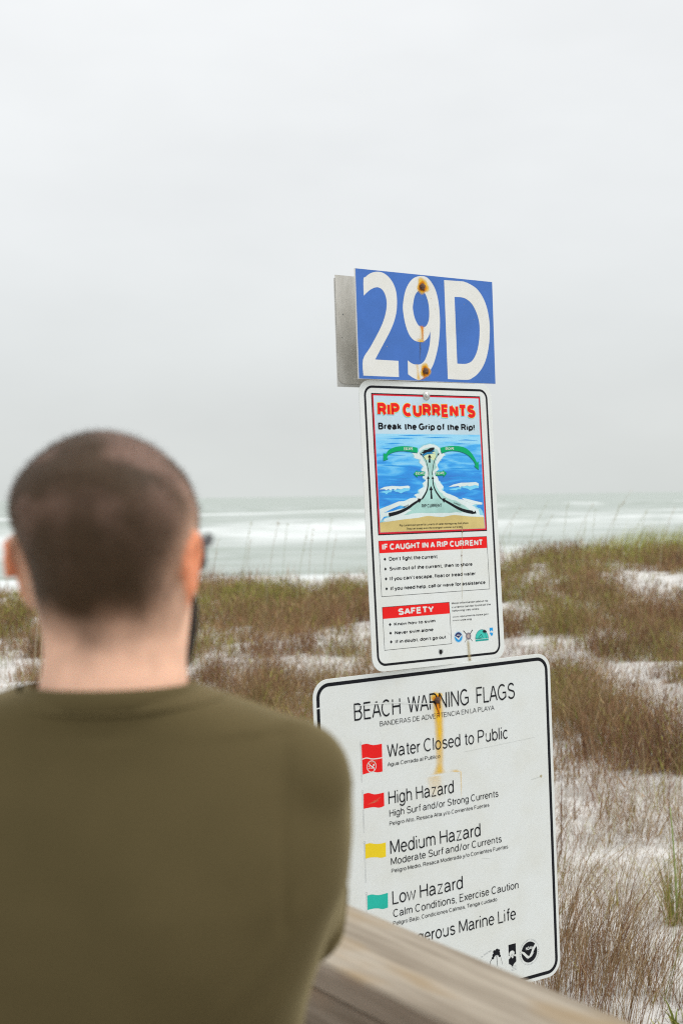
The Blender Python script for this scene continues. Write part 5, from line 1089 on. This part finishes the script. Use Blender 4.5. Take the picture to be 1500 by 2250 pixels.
    for f_ in bm.faces:
        c_ = f_.calc_center_median(); zz = c_.z - H0
        if zz < -.79: kill.append(f_); continue
        if zz > -.172 and (c_.x / .079) ** 2 + ((c_.y + .006) / .076) ** 2 < .93 and f_.normal.z > .6: kill.append(f_); continue
        for s in (-1, 1):
            a0 = Vector((s * .156, -.005, H0 - .252)); a1 = Vector((s * .149, .150, H0 - .410)); d = (a1 - a0).normalized()
            if (c_ - a1).dot(d) > -.006 and (c_ - a1).length < .09: kill.append(f_); break
    bmesh.ops.delete(bm, geom=kill, context='FACES'); bm.to_mesh(sm); bm.free()
    wm = nodes(sm.materials[0]); N, L, b = wm; tc = N.new('ShaderNodeTexCoord'); no_ = N.new('ShaderNodeTexNoise'); no_.inputs['Scale'].default_value = 6; no_.inputs['Detail'].default_value = 8; L.new(tc.outputs['Object'], no_.inputs[0])
    rp = N.new('ShaderNodeValToRGB'); rp.color_ramp.elements[0].position = .3; rp.color_ramp.elements[1].position = .7; rp.color_ramp.elements[0].color = (.080, .062, .027, 1); rp.color_ramp.elements[1].color = (.102, .078, .035, 1); L.new(no_.outputs[0], rp.inputs[0]); L.new(rp.outputs[0], b.inputs['Base Color'])
    b.inputs['Sheen Weight'].default_value = .35; b.inputs['Sheen Roughness'].default_value = .36; b.inputs['Sheen Tint'].default_value = (1, .86, .5, 1)
    n3 = N.new('ShaderNodeTexNoise'); n3.inputs['Scale'].default_value = 700; L.new(tc.outputs['Object'], n3.inputs[0]); bp = N.new('ShaderNodeBump'); bp.inputs['Distance'].default_value = .0006; bp.inputs['Strength'].default_value = .5; L.new(n3.outputs[0], bp.inputs['Height']); L.new(bp.outputs[0], b.inputs['Normal'])
    # ribbed collar with its seam, sleeve hems
    def ringtube(name, pts, r, parent):
        v, f = tube_data(pts + pts[:2], [r] * (len(pts) + 2), 10, False); return mesh(name, v, f, parent, sm.materials[0], True)
    cpts = [(.004 + .0735 * math.cos(a), -.006 + .0745 * math.sin(a), H0 - .1715 - .003 * math.sin(a)) for a in np.linspace(0, 2 * math.pi, 48, endpoint=False)]
    col_ = ringtube('collar', cpts, (.0042, .0105), shirt)
    ringtube('seam', [(.003 + .1015 * math.cos(a), -.006 + .0785 * math.sin(a), H0 - .1735 - .004 * abs(math.sin(a)) ** 2) for a in np.linspace(0, 2 * math.pi, 48, endpoint=False)], .0016, shirt)
    for s in (-1, 1):
        a0 = Vector((s * .156, -.005, H0 - .252)); a1 = Vector((s * .149, .150, H0 - .410)); d = (a1 - a0).normalized(); u = d.cross(Vector((1, 0, 0))).normalized(); w_ = d.cross(u)
        ringtube('sleeve_hem', [tuple(a1 - d * .010 + (u * math.cos(t) + w_ * math.sin(t)) * .0575) for t in np.linspace(0, 2 * math.pi, 32, endpoint=False)], (.0030, .011), shirt)
    # trousers and shoes
    tr = [loft([(z, 0, 0, hw, bk, fr, 2.4) for z, hw, bk, fr in ((.80, .165, .11, .11), (.90, .168, .12, .115), (.97, .162, .11, .115), (1.02, .160, .105, .115))])]
    for s in (-1, 1): tr.append(tube_data([(s * .083, 0, .90), (s * .092, .01, .70), (s * .099, .01, .48), (s * .105, -.01, .25), (s * .107, -.015, .06)], [.092, .086, .072, .064, .062], 18))
    fuse('trousers', tr, .009, 5, root, aged('dark_denim', (.035, .04, .055), .3, .9))
    for s in (-1, 1):
        so_ = fuse('shoe', [tube_data([(s * .105, -.075, .055), (s * .107, -.03, .06), (s * .113, .06, .048), (s * .120, .15, .035), (s * .123, .18, .03)], [(.034, .04), (.042, .05), (.046, .040), (.044, .030), (.030, .022)], 16), tube_data([(s * .106, -.03, .05), (s * .106, -.03, .11)], [.045, .043], 14)], .005, 3, root, mat('brown_leather', (.07, .045, .03), .6))
        v, f = box_data(-.085, .20, -.045, .045, 0, .022, .006); mesh('sole', [(s * .112 + q[1], q[0], q[2] + .001) for q in v], f, so_, mat('rubber_sole', (.03, .03, .03), .8))
    # sunglasses
    g = empty('sunglasses', (MX, MY, H0 - .049)); tag(g, 'dark wraparound sunglasses worn by the man, one corner showing past his ear', 'sunglasses')
    fm = mat('black_frame', (.015, .015, .02), .3, .5); lm = mat('smoke_lens', (.012, .014, .03), .08, .6)
    for s in (-1, 1):
        lens = MB(); pts = []
        for i in range(9):
            a = rad(90 - s * (6 + i * 7.6)); X, Y = .0845 * math.cos(a), .022 + .084 * math.sin(a) + .008
            pts.append((X, Y))
        v = []
        for (X, Y), hh in zip(pts, (.010, .017, .020, .021, .021, .021, .020, .018, .012)):
            v += [(X, Y, hh * .75), (X, Y, -hh), (X * .975, Y - .002, hh * .75), (X * .975, Y - .002, -hh)]
        f = []
        for i in range(8): a_, b_ = i * 4, i * 4 + 4; f += [(a_, a_ + 1, b_ + 1, b_), (a_ + 3, a_ + 2, b_ + 2, b_ + 3), (a_, b_, b_ + 2, a_ + 2), (a_ + 1, a_ + 3, b_ + 3, b_ + 1)]
        f += [(0, 2, 3, 1), (32, 33, 35, 34)]
        vv, ff = rotz((v, f), HEAD_YAW, *neckc); mesh('lens', vv, ff, g, lm, False)
        X, Y = pts[-1]; T_ = rotz(([(X, Y, .010), (s * .0845, .055, .010), (s * .0845, .030, .006), (s * .080, .018, .003)], []), HEAD_YAW, *neckc)[0]
        v, f = tube_data(T_, [(.0022, .007), (.002, .005), (.0018, .004), (.0018, .004)], 8); mesh('temple', v, f, g, fm, True)
    T_ = rotz(([(-.012, .113, .006), (0, .116, .009), (.012, .113, .006)], []), HEAD_YAW, *neckc)[0]; v, f = tube_data(T_, [.003] * 3, 8); mesh('bridge', v, f, g, fm, True)
make_man()
